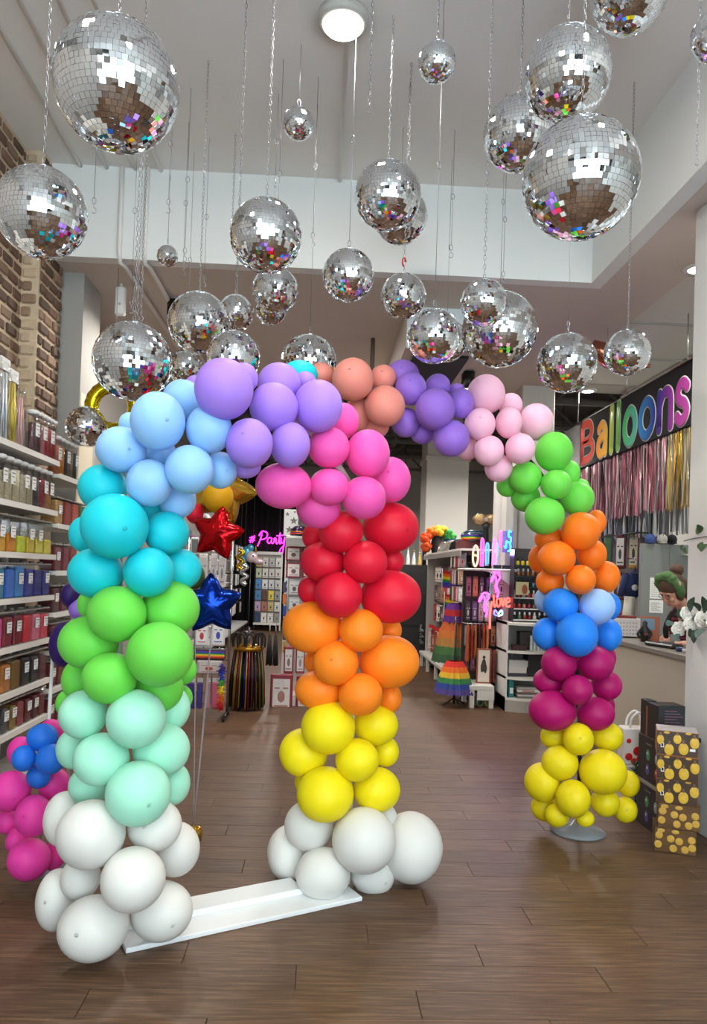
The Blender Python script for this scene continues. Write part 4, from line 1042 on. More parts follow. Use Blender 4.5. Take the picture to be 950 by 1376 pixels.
PS=[[(.03,.48),(.09,.78)],[(.09,.48),(.15,.80)],[(.01,.70),(.17,.72)],[(.0,.58),(.16,.60)],
    [(.24,.34),(.31,.62),(.36,.92)],[(.27,.80),(.36,1.0),(.49,.95),(.50,.78),(.42,.66),(.33,.64)],
    [(.62,.72),(.55,.72),(.51,.58),(.56,.48),(.62,.58),(.64,.72),(.63,.55),(.66,.48),(.70,.56),(.71,.72),(.76,.68),(.755,.52),(.79,.48),(.83,.60),(.87,.96),(.85,.60),(.87,.48),(.90,.56)],[(.76,.82),(.95,.86)],
    [(.90,.74),(.91,.55),(.95,.52),(.98,.62),(.995,.78),(.98,.40),(.93,.02),(.87,.06),(.88,.22),(.96,.38)]]
neon('pink neon sign reading hashtag Party on the black drape','neon_sign',PS,334,715,383,744,21.05,NEONP,.016)
_n=[o for o in bpy.data.objects if o.name=='neon_sign'][0]
for _x in (.12,.85): MB().tube([(_x,.02,.5),(_x,.1,4.72-_n.location.z)],.004,5).build('hanging_wire',STEEL,_n)
a=P(341,836,20.2); b=P(379,746,20.2)
t=thing('card_rack','white grid rack of greeting cards below the neon party sign','card rack',((a.x+b.x)/2,20.25,0)); w=b.x-a.x; hh=b.z
MB().box(-w/2,0,a.z,w/2,.03,hh).build('back_panel',mat('slat_grey',(140,136,134),.6),t)
for s in (-1,1): MB().box(s*w/2-.02,-.03,0,s*w/2+.02,.04,hh+.02).build('post',BLACKP if s<0 else WHITE,t)
MB().box(-w/2,-.3,a.z-.05,w/2,.03,a.z).build('bench',SHELFW,t)
MB().box(-w/2,-.03,hh,w/2,.03,hh+.08).build('top_rail',WHITE,t)
cc=[(200,180,110),(205,200,196),(180,178,176),(214,214,214),(190,200,170),(210,206,200),(196,194,192),(205,205,200),(70,140,200),(214,216,218),(200,204,210),(196,196,190),(70,130,180),(90,60,50),(220,200,80),(150,150,150),(190,160,190),(170,110,90),(190,170,120),(210,208,204),(40,60,90),(214,214,210),(205,203,200),(140,140,140)]
k=0
for r_ in range(6):
    for c_ in range(4):
        pack('greeting card, %s in the %s row of the card rack'%(ORD[c_],ORD[r_]),'card','greeting cards on the rack',((a.x+b.x)/2-w/2+(c_+.5)*w/4,20.2,hh-.33-r_*.30),0,w/4*.86,.26,cc[k],tuple(min(255,int(v*1.08)) for v in cc[k]),None,.01,'greeting_card',peg=.04,motif=random.choice([(120,60,60),(90,90,100),(60,90,120)])); k+=1
q=P(337,755,19.4)
t=thing('unicorn_balloon','pale blue and pink unicorn foil balloon beside the neon sign','balloon',(q.x,19.4,0))
z0=q.z
UF=mat('unicorn_pale',(220,196,204),.3,metal=.3)
MB().sphere((.02,0,z0+.13),.16,.1,.15).sphere((.2,0,z0+.02),.13,.09,.09).build('head',UF,t)
MB().sphere((-.13,.02,z0+.22),.13,.09,.18).sphere((-.03,.02,z0+.36),.1,.08,.1).sphere((-.2,.02,z0+.02),.09,.07,.14).build('mane',mat('unicorn_blue',(70,150,180),.3,metal=.3),t)
MB().lathe([(.04,0),(.0,.18)],10,c=(.12,0,z0+.26)).build('horn',mat('unicorn_gold',(210,170,80),.25,metal=.7),t)
MB().sphere((.06,-.09,z0+.15),.022,.01,.03).build('eye',BLACKI,t)
MB().tube([(0,0,.0),(0,0,z0)],.006,6).build('stick',STEEL,t)
MB().lathe([(.1,0),(.09,.03),(0,.04)],12).build('foot',WHITE,t)
# ================================================================ RIGHT DISPLAY RUN (far right of the aisle)
RUNX=2.0
gd=thing('gondola','long white display run with a low bench along the right aisle','display rack',(RUNX,9.9,0))
MB().box(.42,0,0,.46,3.5,2.0).build('back_panel',mat('slat_dark',(58,52,52),.7),gd)
MB().box(-.05,3.46,0,.46,3.5,1.98).build('end_panel',mat('panel_white',(200,194,188),.6),gd)
MB().box(-.12,0.0,1.97,.46,3.5,2.0,bev=.004).build('top_shelf',SHELFW,gd)
MB().box(-.13,0,1.90,-.11,3.5,1.97).build('top_fascia',mat('fascia',(150,146,140),.5),gd)
MB().box(-.16,.75,.22,.42,3.45,.27,bev=.004).build('bench_top',SHELFW,gd)
for yy in (.8,1.7,2.6,3.35): MB().box(-.15,yy,0,-.10,yy+.06,.22).build('bench_leg',SHELFW,gd)
for z in (.85,1.2,1.55,1.85): MB().tube([(.40,0,z),(.40,3.45,z)],.008,6).build('rail',CHROME,gd)
g='packs on the right aisle run'
pal=[(205,200,196),(150,110,90),(84,46,44),(190,186,186),(70,50,48),(160,60,50),(110,100,96),(52,46,50),(196,176,160)]
nm4=['top','second','third','fourth']
for r_,(z,h) in enumerate(((1.50,.30),(1.16,.30),(.82,.30),(.29,.46))):
    for k in range(8):
        c=pal[(k*5+r_*3)%9] if r_<3 else [(170,60,50),(150,46,44),(205,200,192),(60,100,60),(200,190,180),(150,50,46),(120,40,40),(180,170,160)][k]
        pack('%s pack, %s along the %s row of the right aisle run'%('hanging' if r_<3 else 'leaning framed',ORD[k],nm4[r_]),'costume pack',g,(RUNX+.10-(.0 if r_<3 else .08),10.75+k*.33+r_*.03,z+.001),-PI/2+.28,.21,h,c,tuple(min(255,int(v*1.15)+12) for v in c),(200,40,40) if (r_==3) else None,.04,peg=.22 if r_<3 else 0,motif=random.choice([(60,40,40),(140,90,60),(40,40,44),(190,180,170)]))
RB=[(200,30,36),(232,112,30),(232,206,40),(40,140,60),(40,64,180),(104,40,140)]
for i,(x,y,s) in enumerate(((610,775,.36),(613,806,.36))):
    q=P(x,y,11.2); t=thing('pride_flag','small rainbow flag, %s of two hung on the right aisle run'%('upper','lower')[i],'flag',(q.x,11.2,q.z-.14),group='rainbow flags on the run')
    for k,c in enumerate(RB):
        K=8; vs=[];fs=[]
        for j in range(K+1):
            u=j/K; d=.02*math.sin(u*7+i)
            for e in (0,1): vs.append((-.17+u*.34,d,.23-(k+e)*.042+u*.08-(.05*math.sin(u*3))))
        for j in range(K): fs.append((2*j,2*j+2,2*j+3,2*j+1))
        MB().add(vs,fs,True).build('flag_stripe',mat('rb_%d'%k,c,.6),t)
    MB().tube([(-.18,0,.26),(-.18,0,-.08)],.006,6).build('stick',WHITE,t)
# goods on top of the run
q=P(588,748,12.6)
t=thing('rainbow_wig','curly rainbow wig on the far top shelf','wig',(q.x,12.6,2.0))
for k,c in enumerate([(214,80,26),(220,70,24),(226,110,26),(232,180,40),(60,150,70),(40,80,170)]):
    mb=MB(); an0=PI*1.15-k*PI*.24
    for j in range(22):
        an=an0+random.uniform(-.25,.25); r=random.uniform(.14,.24); mb.sphere((math.cos(an)*r*1.15,random.uniform(-.1,.1),.20+math.sin(an)*r),.055,n=8,k=6)
    mb.build('curls',mat('wigc_%d'%k,c,.9),t)['kind']='stuff'
MB().lathe([(.1,0),(.13,.12),(.1,.28),(0,.33)],14).build('wig_stand',BLACKM,t)
SIL=mat('silver_sequin',(190,186,180),.2,metal=.85,bump=1,bscale=60)
for i,(x,Y,c,l) in enumerate(((598,12.1,SIL,'silver sequin cap on the far top shelf'),(607,11.6,mat('leo_cap',(130,120,110),.5,noise=.9,nscale=30),'black and white patterned cap on the top shelf'),(615,11.2,BLACKF,'black felt cap on the top shelf'))):
    q=P(x,745,Y); t=thing('party_beanie',l,'cap',(q.x+.02,Y,2.0),group='caps on the top shelf')
    MB().lathe([(.15,0),(.155,.04),(.13,.13),(.07,.18),(0,.19)],18).build('crown',c,t)
    MB().sphere((-.04,-.15,.02),.12,.09,.012).build('peak',c,t)
q=P(637,735,10.5)
t=thing('captain_hat','shiny rainbow captain hat on stacked boxes','hat',(q.x,10.5,2.0))
MB().box(-.24,-.12,0,.22,.14,.13,bev=.006).build('stacked_box',mat('maroon_box',(96,40,40),.6),t)
MB().lathe([(.17,.13),(.175,.17),(.19,.23),(.12,.28),(0,.29)],20).build('crown',mat('holo_silver',(120,150,170),.15,metal=.8,noise=.5,nscale=8),t)
for k,c in enumerate(RB): MB().tube([(math.cos(a)*(.178+.002*k),math.sin(a)*(.178+.002*k),.145+.013*k) for a in [2*PI*i/28 for i in range(28)]],.008,6,True).build('band',mat('rb_%d'%k,c,.6),t)
MB().sphere((0,-.2,.14),.13,.06,.012).build('peak',BLACKP,t)
q=P(653,705,10.2)
t=thing('sequin_bow','gold and silver sequin bow hat topmost beside the neon letters','hat',(q.x,10.2,2.0))
MB().lathe([(.05,0),(.04,.3),(.06,.34)],10).build('stand',BLACKM,t)
MB().sphere((-.08,0,.42),.11,.05,.08).sphere((.08,0,.42),.11,.05,.08).build('bow_loops',mat('gold_sequin',(170,140,100),.25,metal=.8,bump=1,bscale=50),t)
MB().sphere((0,-.02,.42),.04).build('bow_knot',SIL,t)
# dark cabinet at far left of the right aisle
a=P(543,893,13.9); b=P(576,760,13.9)
t=thing('tall_cabinet','tall black cabinet behind the red balloons','cabinet',((a.x+b.x)/2,13.9,0)); w=b.x-a.x
MB().box(-w/2-.25,0,0,w/2,.5,b.z,bev=.006).build('body',mat('cab_black',(26,24,26),.5),t)
for k in range(3): MB().box(-w/2-.2,-.012,.12+k*.56,w/2-.04,0,.62+k*.56,bev=.004).build('door',mat('cab_door',(34,31,33),.45),t)
MB().box(w/2-.13,-.03,.4,w/2-.1,-.012,.7).build('handle',CHROME,t)
for i,(x,c,hh,l) in enumerate(((549,(196,192,186),.30,'white pleated party hat'),(557,(180,150,70),.25,'gold party hat'),(565,(190,188,186),.22,'silver party hat'),(571,(24,22,24),.34,'black top hat'))):
    q=P(x,760,14.0); t=thing('party_hat',l+' on the tall black cabinet','hat',(q.x,14.12,b.z),group='hats on the black cabinet')
    if i<3: MB().lathe([(.052,0),(.045,.02),(.012,hh),(0,hh+.01)],14).build('cone',mat('hat_%d'%i,c,.4,metal=.3),t); MB().sphere((0,0,hh+.02),.018).build('pompom',mat('hat_%d'%((i+1)%3),c,.4,metal=.3),t)
    else: MB().lathe([(.04,.015),(.04,hh),(0,hh+.004)],16).build('crown',BLACKF,t); MB().lathe([(.06,0),(.06,.015),(.04,.02)],18).build('brim',BLACKF,t)
for k in range(3):
    q=P(566,848+k*8,13.85); t=thing('glass_ornament','silver ornament, %s one hanging on the black cabinet'%ORD[k],'ornament',(q.x,13.86,q.z),group='ornaments on the black cabinet')
    MB().sphere((0,0,0),.05).build('ball',mat('orn',(120,120,124),.15,metal=.8),t); MB().tube([(0,0,.05),(0,.03,.09)],.008,5).build('loop',CHROME,t)
# tutu stand
q=P(610,938,9.3)
t=thing('tutu_stand','black stand holding tiers of rainbow tulle tutus','tutu stand',(q.x,9.3,0))
MB().tube([(0,0,0.02),(0,0,1.12)],.014,8).build('pole',BLACKP,t)
for k in range(4): MB().tube([(0,0,.1),(.16*math.cos(k*PI/2+.4),.16*math.sin(k*PI/2+.4),.012)],.01,6).build('foot',BLACKP,t)
def tulle(parent,z0,z1,r0,r1,cols,n=90,c=(0,0)):
    for k,cc in enumerate(cols):
        f0,f1=k/len(cols),(k+1)/len(cols); mb=MB(); vs=[];fs=[]
        for i in range(n):
            an=2*PI*i/n; wv=1+.09*math.sin(i*2.1)+.05*math.sin(i*5.3)
            for f in (f0,f1):
                r=(r0+(r1-r0)*f**.7)*wv; vs.append((c[0]+math.cos(an)*r,c[1]+math.sin(an)*r,z1+(z0-z1)*f+.012*math.sin(i*3.7)*f))
        for i in range(n): j=(i+1)%n; fs.append((2*i,2*i+1,2*j+1,2*j))
        mb.add(vs,fs,True); mb.build('tulle_tier',mat('tulle_%d_%d_%d'%cc,cc,.8),parent)
tulle(t,.16,.56,.09,.235,[(208,40,34),(228,110,34),(226,180,50),(60,130,70),(50,70,150),(86,70,140)])
q=P(628,925,9.75)
t=thing('tutu_stand','nearer rack of orange and green tiered tutus with purple capes','tutu stand',(q.x,10.45,0))
tulle(t,.42,.98,.20,.34,[(190,90,40),(198,110,44),(170,120,60),(70,110,60),(56,90,60)])
tulle(t,.98,1.24,.16,.22,[(96,40,130),(170,30,40),(90,36,120)],60)
MB().tube([(0,0,0),(0,0,1.4)],.015,8).build('pole',CHROME,t)
MB().lathe([(.24,0),(.24,.012),(.02,.03)],20).build('base',BLACKP,t)
MB().lathe([(.18,.985),(.2,1.0),(.18,1.015)],20).build('clip_ring',WHITE,t)
# orange garments rail, framed plaque, white bench
a=P(636,922,9.4)
bn=thing('display_bench','low white bench with square legs at the near end of the right aisle','bench',(2.02,9.15,0))
MB().box(-.12,0,.22,.19,.55,.28,bev=.006).build('top',SHELFW,bn)
MB().box(-.02,-.0,.10,.19,.02,.22).build('apron',SHELFW,bn)
for x,y in ((-.11,.01),(-.11,.48),(.13,.01),(.13,.48)): MB().box(x,y,0,x+.055,y+.055,.22).build('leg',SHELFW,bn)
g='orange garments at the near end'
GCOL=[(176,84,44),(150,58,40),(186,104,50),(70,36,36),(160,66,42),(190,120,60),(110,44,44),(170,80,44),(60,40,46),(150,50,44)]
rl=thing('garment_rail','chrome rail of rust orange garments above the white bench','garment rail',(1.9,9.5,1.02))
MB().tube([(0,0,0),(.3,0,0)],.009,8).build('rail',CHROME,rl)
for xx in (0,.3): MB().tube([(xx,0,0),(xx,.30,0)],.007,6).build('bracket',CHROME,rl)
for i in range(6):
    t=thing('garment','rust coloured garment, %s along the rail above the white bench'%ORD[i],'garment',(1.93+i*.05,9.5+.004*(i%3),.55+.03*(i%3)),PI/2-.12+random.uniform(-.08,.08),g)
    m_=mat('gar_%d'%i,GCOL[i],.8,noise=.2,nscale=20); h_=.47-.03*(i%3); vs=[];fs=[];n_=16
    for k,(zf,wx,wy) in enumerate(((0,.09,.024),(.35,.08,.022),(.7,.07,.02),(.9,.08,.018),(.97,.03,.012))):
        for j in range(n_):
            an=2*PI*j/n_; wv=1+.12*math.sin(j*2.4+i)*(1-zf); vs.append((math.cos(an)*wx*wv,math.sin(an)*wy*wv,zf*h_))
    for k in range(4):
        for j in range(n_): q_=(j+1)%n_; fs.append((k*n_+j,k*n_+q_,(k+1)*n_+q_,(k+1)*n_+j))
    MB().add(vs,fs,True).build('cloth',m_,t)
    MB().tube(smooth_path([(0,0,h_*.96),(0,0,h_+.0),(0,.012,h_+.012)],3),.004,5).build('hanger_hook',WHITE,t)
    if i%3==0: MB().box(-.03,-.034,h_*.3,.03,-.03,h_*.6).build('printed_panel',mat('gar_print_%d'%i,(205,190,170),.7),t)
q=P(648,922,9.3)
t=thing('framed_plaque','white framed picture of a dark bird leaning on the white bench','framed picture',(q.x+.02,9.35,.281))
MB().box(-.09,-.012,0,.09,.012,.44,bev=.004).build('frame',mat('frame_rust',(150,80,60),.6),t)
MB().box(-.072,-.015,.02,.072,-.012,.42).build('mount',mat('mount_cream',(220,210,196),.7),t)
MB().sphere((0,-.016,.23),.03,.003,.08).sphere((.0,-.016,.33),.018,.003,.022).sphere((-.02,-.016,.2),.02,.003,.06).sphere((.02,-.016,.19),.02,.003,.06).build('bird',mat('bird_dark',(62,54,50),.7),t)
for i in range(2):
    pack('rust framed box set, %s beside the bird picture'%ORD[i],'boxed set','rust framed sets on the bench',(q.x+.13+.05*i,9.44,.281),.35,.045,.42,(150,76,54),(110,60,50),None,.03,name='boxed_set',motif=(60,40,40))
q=P(643,950,9.3)
t=thing('waste_basket','cream basket under the white bench','basket',(2.03,9.42,0))
MB().lathe([(.07,0),(.1,.16),(.105,.165),(.095,.165),(.068,.01)],20).build('basket',mat('basket_cream',(190,180,160),.8,noise=.2,nscale=40),t)
MB().sphere((0,0,.15),.08,.08,.03).build('contents',mat('basket_red',(110,50,50),.7),t)
for i,c in enumerate(((120,130,110),(170,160,60))):
    t=thing('round_tin','round tin lid, %s under the white bench'%('grey','yellow')[i],'tin',(2.06+.113*i,9.28,0),group='tins under the bench')
    MB().lathe([(.05,-.02),(.055,-.018),(.055,.018),(.05,.02)],20,M=Matrix.Translation((0,0,.055))@Matrix.Rotation(PI/2,4,'X')).build('tin',mat('tin_%d'%i,c,.4),t)
    MB().lathe([(.03,-.003),(.03,.0)],14,M=Matrix.Translation((0,-.021,.055))@Matrix.Rotation(PI/2,4,'X')).build('lid_print',mat('tin_p%d'%i,(70,70,50),.5),t)
# curved white end shelving
a=P(678,958,9.0); b=P(735,958,9.0)
es=thing('end_shelving','white end shelving with curved shelf fronts behind the magenta balloons','shelving',((a.x+b.x)/2,9.0,0)); w=b.x-a.x
MB().box(-w/2,0,0,-w/2+.02,.55,1.08).build('side_panel',WHITE,es); MB().box(w/2-.02,0,0,w/2,.55,1.08).build('side_panel',WHITE,es)
MB().box(-w/2,.53,0,w/2,.55,1.08).build('back_panel',mat('shelf_back',(190,186,180),.6),es)
def curved(z,nm='shelf'):
    pol=[(-w/2,.55),(-w/2,0)]+[(-w/2+w*i/12,-.11*math.sin(PI*i/12)) for i in range(1,12)]+[(w/2,0),(w/2,.55)]
    MB().prism([(x,y) for x,y in reversed(pol)],z-.03,z).build(nm,SHELFW,es)
ez=[.17,.42,.74,1.08]
for z in ez: curved(z)
pol=[(-w/2,.5),(-w/2,0)]+[(-w/2+w*i/12,-.10*math.sin(PI*i/12)) for i in range(1,12)]+[(w/2,0),(w/2,.5)]
MB().prism(list(reversed(pol)),0,.14).build('plinth',mat('plinth_grey',(170,164,156),.6),es)
ex=(a.x+b.x)/2
def stackbox(x,y,z,w_,d_,h_,c,label,g,nm='storage_box'):
    t=thing(nm,label,'box',(x,y,z),0,g)
    MB().box(-w_/2,-d_/2,0,w_/2,d_/2,h_*.7).build('base',mat('sb_%d_%d_%d'%c,c,.5),t)
    MB().box(-w_/2-.003,-d_/2-.003,h_*.7,w_/2+.003,d_/2+.003,h_,bev=.003).build('lid',mat('sb_%d_%d_%d'%c,c,.5),t)
g='boxes on the end shelving'
stackbox(ex-.11,9.12,.42,.24,.2,.045,(60,60,70),'dark flat box at the bottom of the middle shelf stack',g)
stackbox(ex-.11,9.12,.465,.22,.2,.075,(206,202,196),'white box, lower one of the middle shelf stack',g)
stackbox(ex-.10,9.12,.54,.23,.2,.08,(200,196,190),'white box on top of the middle shelf stack',g)
stackbox(ex+.12,9.15,.42,.2,.22,.28,(30,28,32),'tall black box on the middle shelf',g)
stackbox(ex+.03,9.25,.74,.16,.16,.22,(70,64,60),'small framed grey box on the upper shelf',g)
stackbox(ex-.10,9.05,.74,.16,.1,.07,(60,30,34),'low dark red pack on the upper shelf',g)
for i in range(4):
    for j in range(3):
        t=thing('yarn_can','pale grey can, %s of %s row of the small can stack'%(ORD[i],('lower','middle','upper')[j]),'can',(ex+.05+.042*i,9.02,.741+.062*j),group='small cans on the end shelving')
        MB().lathe([(.019,0),(.02,.004),(.02,.056),(.019,.06),(0,.06)],12).build('can',mat('can_grey',(196,200,202),.35,metal=.3),t)
for i,(z,c,l) in enumerate(((.17,(120,120,118),'grey'),(.195,(205,200,194),'cream'),(.22,(110,100,96),'brown'),(.245,(214,210,206),'white with red title'),(.28,(176,172,166),'stone grey'))):
    t=thing('book',l+' book in the flat stack on the lowest shelf','book',(ex+.03,9.03+.01*(i%2),z),.06*(i%3-1),'book stack on the end shelving')
    hb=.024 if i!=3 else .034
    MB().box(-.15,-.1,0,.15,.1,hb,bev=.003).build('cover',mat('bk_%d'%i,c,.5),t)
    MB().box(-.146,-.101,.004,.146,.09,hb-.004).build('pages',PAPER if i%2 else mat('bk_%d'%i,c,.5),t)
    if i==3: MB().box(-.09,-.1025,.01,.06,-.1012,.022).build('title',mat('title_red',(180,30,40),.5),t)
for i in range(2):
    t=thing('teal_pack','teal boxed pack, %s at the edge of the lowest shelf'%('front','rear')[i],'box',(ex-.19,9.02+.11*i,.17),group='teal packs on the end shelving')
    MB().box(-.03,-.04,0,.03,.04,.22,bev=.004).build('box',mat('teal_box',(40,120,120),.5),t); MB().box(-.02,-.0415,.05,.02,-.04,.12).build('label',TAGW,t)
# polish display tiers
pd=thing('polish_display','stepped black display of nail polish and make-up above the end shelving','cosmetics display',(ex+.06,9.22,1.08))
for k in range(6): MB().box(-.22,.03*k-.1,.02+k*.135,.22,.03*k+.0,.035+k*.135).build('tier',BLACKP if k>2 else WHITE,pd)
MB().box(-.22,.09,0,.22,.11,.92).build('back_panel',mat('pd_back',(60,56,56),.6),pd)
for s in (-1,1): MB().box(s*.22-.005,-.1,0,s*.22+.005,.11,.9).build('side_panel',BLACKP,pd)
pcol=[[(30,30,34),(70,120,80),(150,40,40),(130,30,34),(200,196,190),(36,36,40),(34,34,36)],[(200,40,50),(190,60,60),(205,120,110),(150,40,60),(120,90,80),(210,170,150),(60,60,70)],[(230,226,220),(190,60,60),(200,190,180),(160,60,70),(210,160,150),(90,60,60),(196,40,50)],[(40,40,44),(150,60,60),(120,110,80),(44,44,48),(80,120,140),(50,46,50),(30,30,34)],[(130,80,40),(150,90,44),(120,70,40),(140,84,40),(160,96,50),(120,66,34),(140,80,40)],[(222,196,50),(226,200,60),(220,190,40),(226,204,70),(220,186,40),(228,206,60),(218,190,50)]]
for k in range(6):
    for i in range(7):
        x=ex+.06-.19+i*.063
        t=thing('polish_bottle','bottle, %s on the %s tier of the polish display'%(ORD[i],ORD[k]),'bottle',(x,9.22+.03*k-.055,1.08+.035+k*.135),group='bottles on the polish display')
        c=pcol[k][i]; link('bottle',jcache(('pb',c),lambda c=c:MB().lathe([(.02,0),(.022,.005),(.022,.045),(.01,.055)],10).mesh('bottle',mat('pol_%d_%d_%d'%c,c,.2))),t)
        link('cap',jcache('pbc%d'%(k%2),lambda:MB().lathe([(.010,.055),(.012,.06),(.010,.09),(0,.091)],10).mesh('cap',BLACKP if k%2 else WHITE)),t)
q=P(704,792,9.05)
t=thing('photo_card','small yellow and red photo card in the polish display','card',(q.x,9.09,q.z-.07))
MB().box(-.09,0,0,.07,.006,.16).build('card',mat('photo_card',(196,186,140),.5),t)
MB().sphere((.02,-.002,.07),.035,.003,.06).build('figure',mat('photo_fig',(150,80,50),.6),t)
# neon shelf
a=P(623,763,9.35); b=P(697,763,9.35)
nsx=(a.x+b.x)/2; nz=a.z
ns=thing('neon_shelf','white bracket shelf carrying pastel neon lamps','shelf',(nsx,9.55,0)); w=b.x-a.x
MB().box(-w/2,-.25,nz-.03,w/2,.25,nz,bev=.01).build('shelf',SHELFW,ns)
MB().box(-w/2+.08,.2,0.0,w/2,.25,nz-.03).build('dark_back',mat('slat_dark',(58,52,52),.7),ns)
pol=[(w/2-.02,nz-.03),(w/2-.02,nz-.30)]+[(w/2-.02-.45*i/8,nz-.30+.27*math.sin(i/8*PI/2)) for i in range(1,9)]
MB().prism([(x,z) for x,z in pol],.0,.03,M=Matrix.Translation((0,-.2,0))@Matrix.Rotation(PI/2,4,'X')).build('bracket',WHITE,ns)
MB().box(w/2-.13,.0,0,w/2-.035,.25,2.75).build('white_post',mat('column_cream',(206,203,197),.7),ns)
def neon2(label,x0,y0,x1,y1,Y,rgbs,strokes,r=.008,closed=(),e=2.2,plate=None,cat='neon lamp'):
    ms=[mat('neon_%d_%d_%d'%c,c,.4,emit=e) for c in rgbs]
    a,b=P(x0,y1,Y),P(x1,y0,Y); w,h=b.x-a.x,b.z-a.z
    t=thing('neon_lamp',label,cat,(a.x,Y,a.z),group='neon lamps of the shelf')
    for i,st in enumerate(strokes):
        pts=smooth_path([(u*w,0,v*h) for u,v in st],5,i in closed); MB().tube(pts,r,8,i in closed).build('neon_tube',ms[i%len(ms)],t)
    MB().box(-.01,.012,0,w+.01,.02,h).build('back_plate',plate or CLEAR,t)
    return t
OVAL=[(.5,1),(.1,.8),(0,.5),(.1,.2),(.5,0),(.9,.2),(1,.5),(.9,.8)]
neon2('warm white oval neon loop lamp at the shelf end',635,733,643,761,9.42,[(255,176,150)],[OVAL,[(.1,.55),(.9,.5)]],.012,(0,),1.8)
neon2('pink upright neon lamp on the shelf',645,726,651,761,9.44,[(255,90,200),(190,130,255)],[[(.2,0),(.2,1),(.8,.9),(.7,0)],[(.2,.5),(.8,.5)]],.012,(),1.8)
neon2('pale blue neon lamp on the shelf',652,733,657,760,9.42,[(90,150,255)],[[(.2,0),(.2,1),(.9,1),(.9,.1)]],.012,(),1.8)
t=neon2('pink and blue neon lamp in the middle of the shelf',661,726,670,760,9.46,[(255,120,200),(120,150,255)],[[(.1,0),(.2,.9),(.5,1),(.6,.1)],[(.6,0),(.9,.6),(.7,.9),(.4,.5)]],.012,(),1.8)
neon2('blue neon figure lamp on the violet lit clear plate',676,714,689,742,9.5,[(70,200,255)],[[(.85,.95),(.6,1),(.55,.75),(.8,.7),(.75,.45),(.35,.5),(.3,.2),(.1,.3)],[(.75,.45),(.8,.15),(.5,.05),(.9,.1)]],.011,(),2.6,clear_mat('violet_lit_plate',(190,170,255),.15,.2))  # violet glow is put into the clear plate's tint
ld=bpy.data.lights.new('neon_light','AREA'); ld.shape='RECTANGLE'; ld.size=.16; ld.size_y=.2; ld.energy=6; ld.color=(.42,.25,1)
lo=bpy.data.objects.new('neon_light',ld); COL.objects.link(lo); lo.parent=t; _a=P(682,735,9.42)-t.location; lo.location=_a; lo.rotation_euler=(PI/2,0,PI)
t=neon2('short pink neon bar lamp beside the blue figure',671,713,675,735,9.48,[(255,100,200)],[[(.5,0),(.5,1)]],.02,(),1.8)
for (x,l,c) in ((668,'small black charger box on the neon shelf',(24,22,26)),(680,'small black plug on the neon shelf',(30,28,32))):
    q=P(x,762,9.38); stackbox(q.x,9.38,nz+.0005,.09,.07,.05,c,l,'chargers on the neon shelf','charger')
FL=[[(.0,.62),(.12,.80),(.42,1.0),(.75,.97),(.85,.80),(.62,.62),(.60,.42),(.75,.22),(.62,.0)],[(.12,.80),(.42,.84),(.52,.66),(.45,.42),(.55,.22)],[(.0,.62),(.30,.80)]]
neon2('pink neon flamingo, higher of two below the neon shelf',659,770,674,803,9.3,[(255,80,225)],FL,.012,(),3.2)
neon2('pink neon flamingo, lower of two below the neon shelf',643,797,659,829,9.3,[(255,80,225)],FL,.012,(),3.2)
LV=[[(.0,1.0),(.02,.3),(.08,.1),(.12,.3)],[(.24,.75),(.17,.55),(.2,.2),(.28,.12),(.38,.3),(.38,.6),(.30,.75)],[(.45,.78),(.53,.15),(.62,.8)],[(.70,.45),(.92,.52),(.90,.75),(.78,.76),(.70,.5),(.74,.2),(.88,.12),(.98,.25)]]
neon2('red neon sign reading love beneath the neon shelf',663,800,687,817,9.25,[(255,90,80)],LV,.011,(),2.6,cat='neon sign')
neon2('tall coral neon flamingo leg below the lower flamingo',656,808,662,845,9.27,[(255,110,100)],[[(.9,1),(.5,.7),(.4,0)]],.013,(),1.6)
neon2('small blue neon butterfly below the love sign',664,820,675,831,9.28,[(130,120,255),(150,240,255)],[[(.5,.5),(.1,1),(0,.5),(.5,.3)],[(.5,.5),(.9,1),(1,.5),(.5,.3)]],.01,(),2.4)
for r_ in range(4):
    for i in range(7):
        c=[(60,50,56),(150,142,140),(44,36,40),(120,60,80),(170,164,160),(70,54,90),(150,90,60)][(i*3+r_)%7]
        pack('dark clear accessory pack, %s in the %s row behind the neon flamingos'%(ORD[i],ORD[r_]),'accessory pack','accessory packs behind the neon flamingos',(nsx-w/2+.13+.085*i,9.64-.01*(i%2),.40+.32*r_),0,.072,.27,c,tuple(min(255,int(v*1.2)+14) for v in c),None,.03,peg=.1,motif=random.choice([(30,28,32),(180,60,60),(205,200,196)]))
for r_ in range(3):
    for k in range(9):
        c=[(205,200,198),(36,32,36),(150,110,86),(190,60,54),(120,116,120),(70,44,44),(196,176,150),(60,54,90),(170,166,166)][(k*4+r_*2)%9]
        pack('small mixed accessory pack, %s in the %s row above the tutus'%(ORD[k],ORD[r_]),'accessory pack','mixed packs above the tutus',(1.93+.0*k,9.98+k*.085,1.27+r_*.232),-PI/2+.9,.10,.21,c,tuple(min(255,int(v*1.2)+10) for v in c),None,.03,peg=.2,motif=random.choice([(40,36,40),(170,60,50),(210,206,200)]))
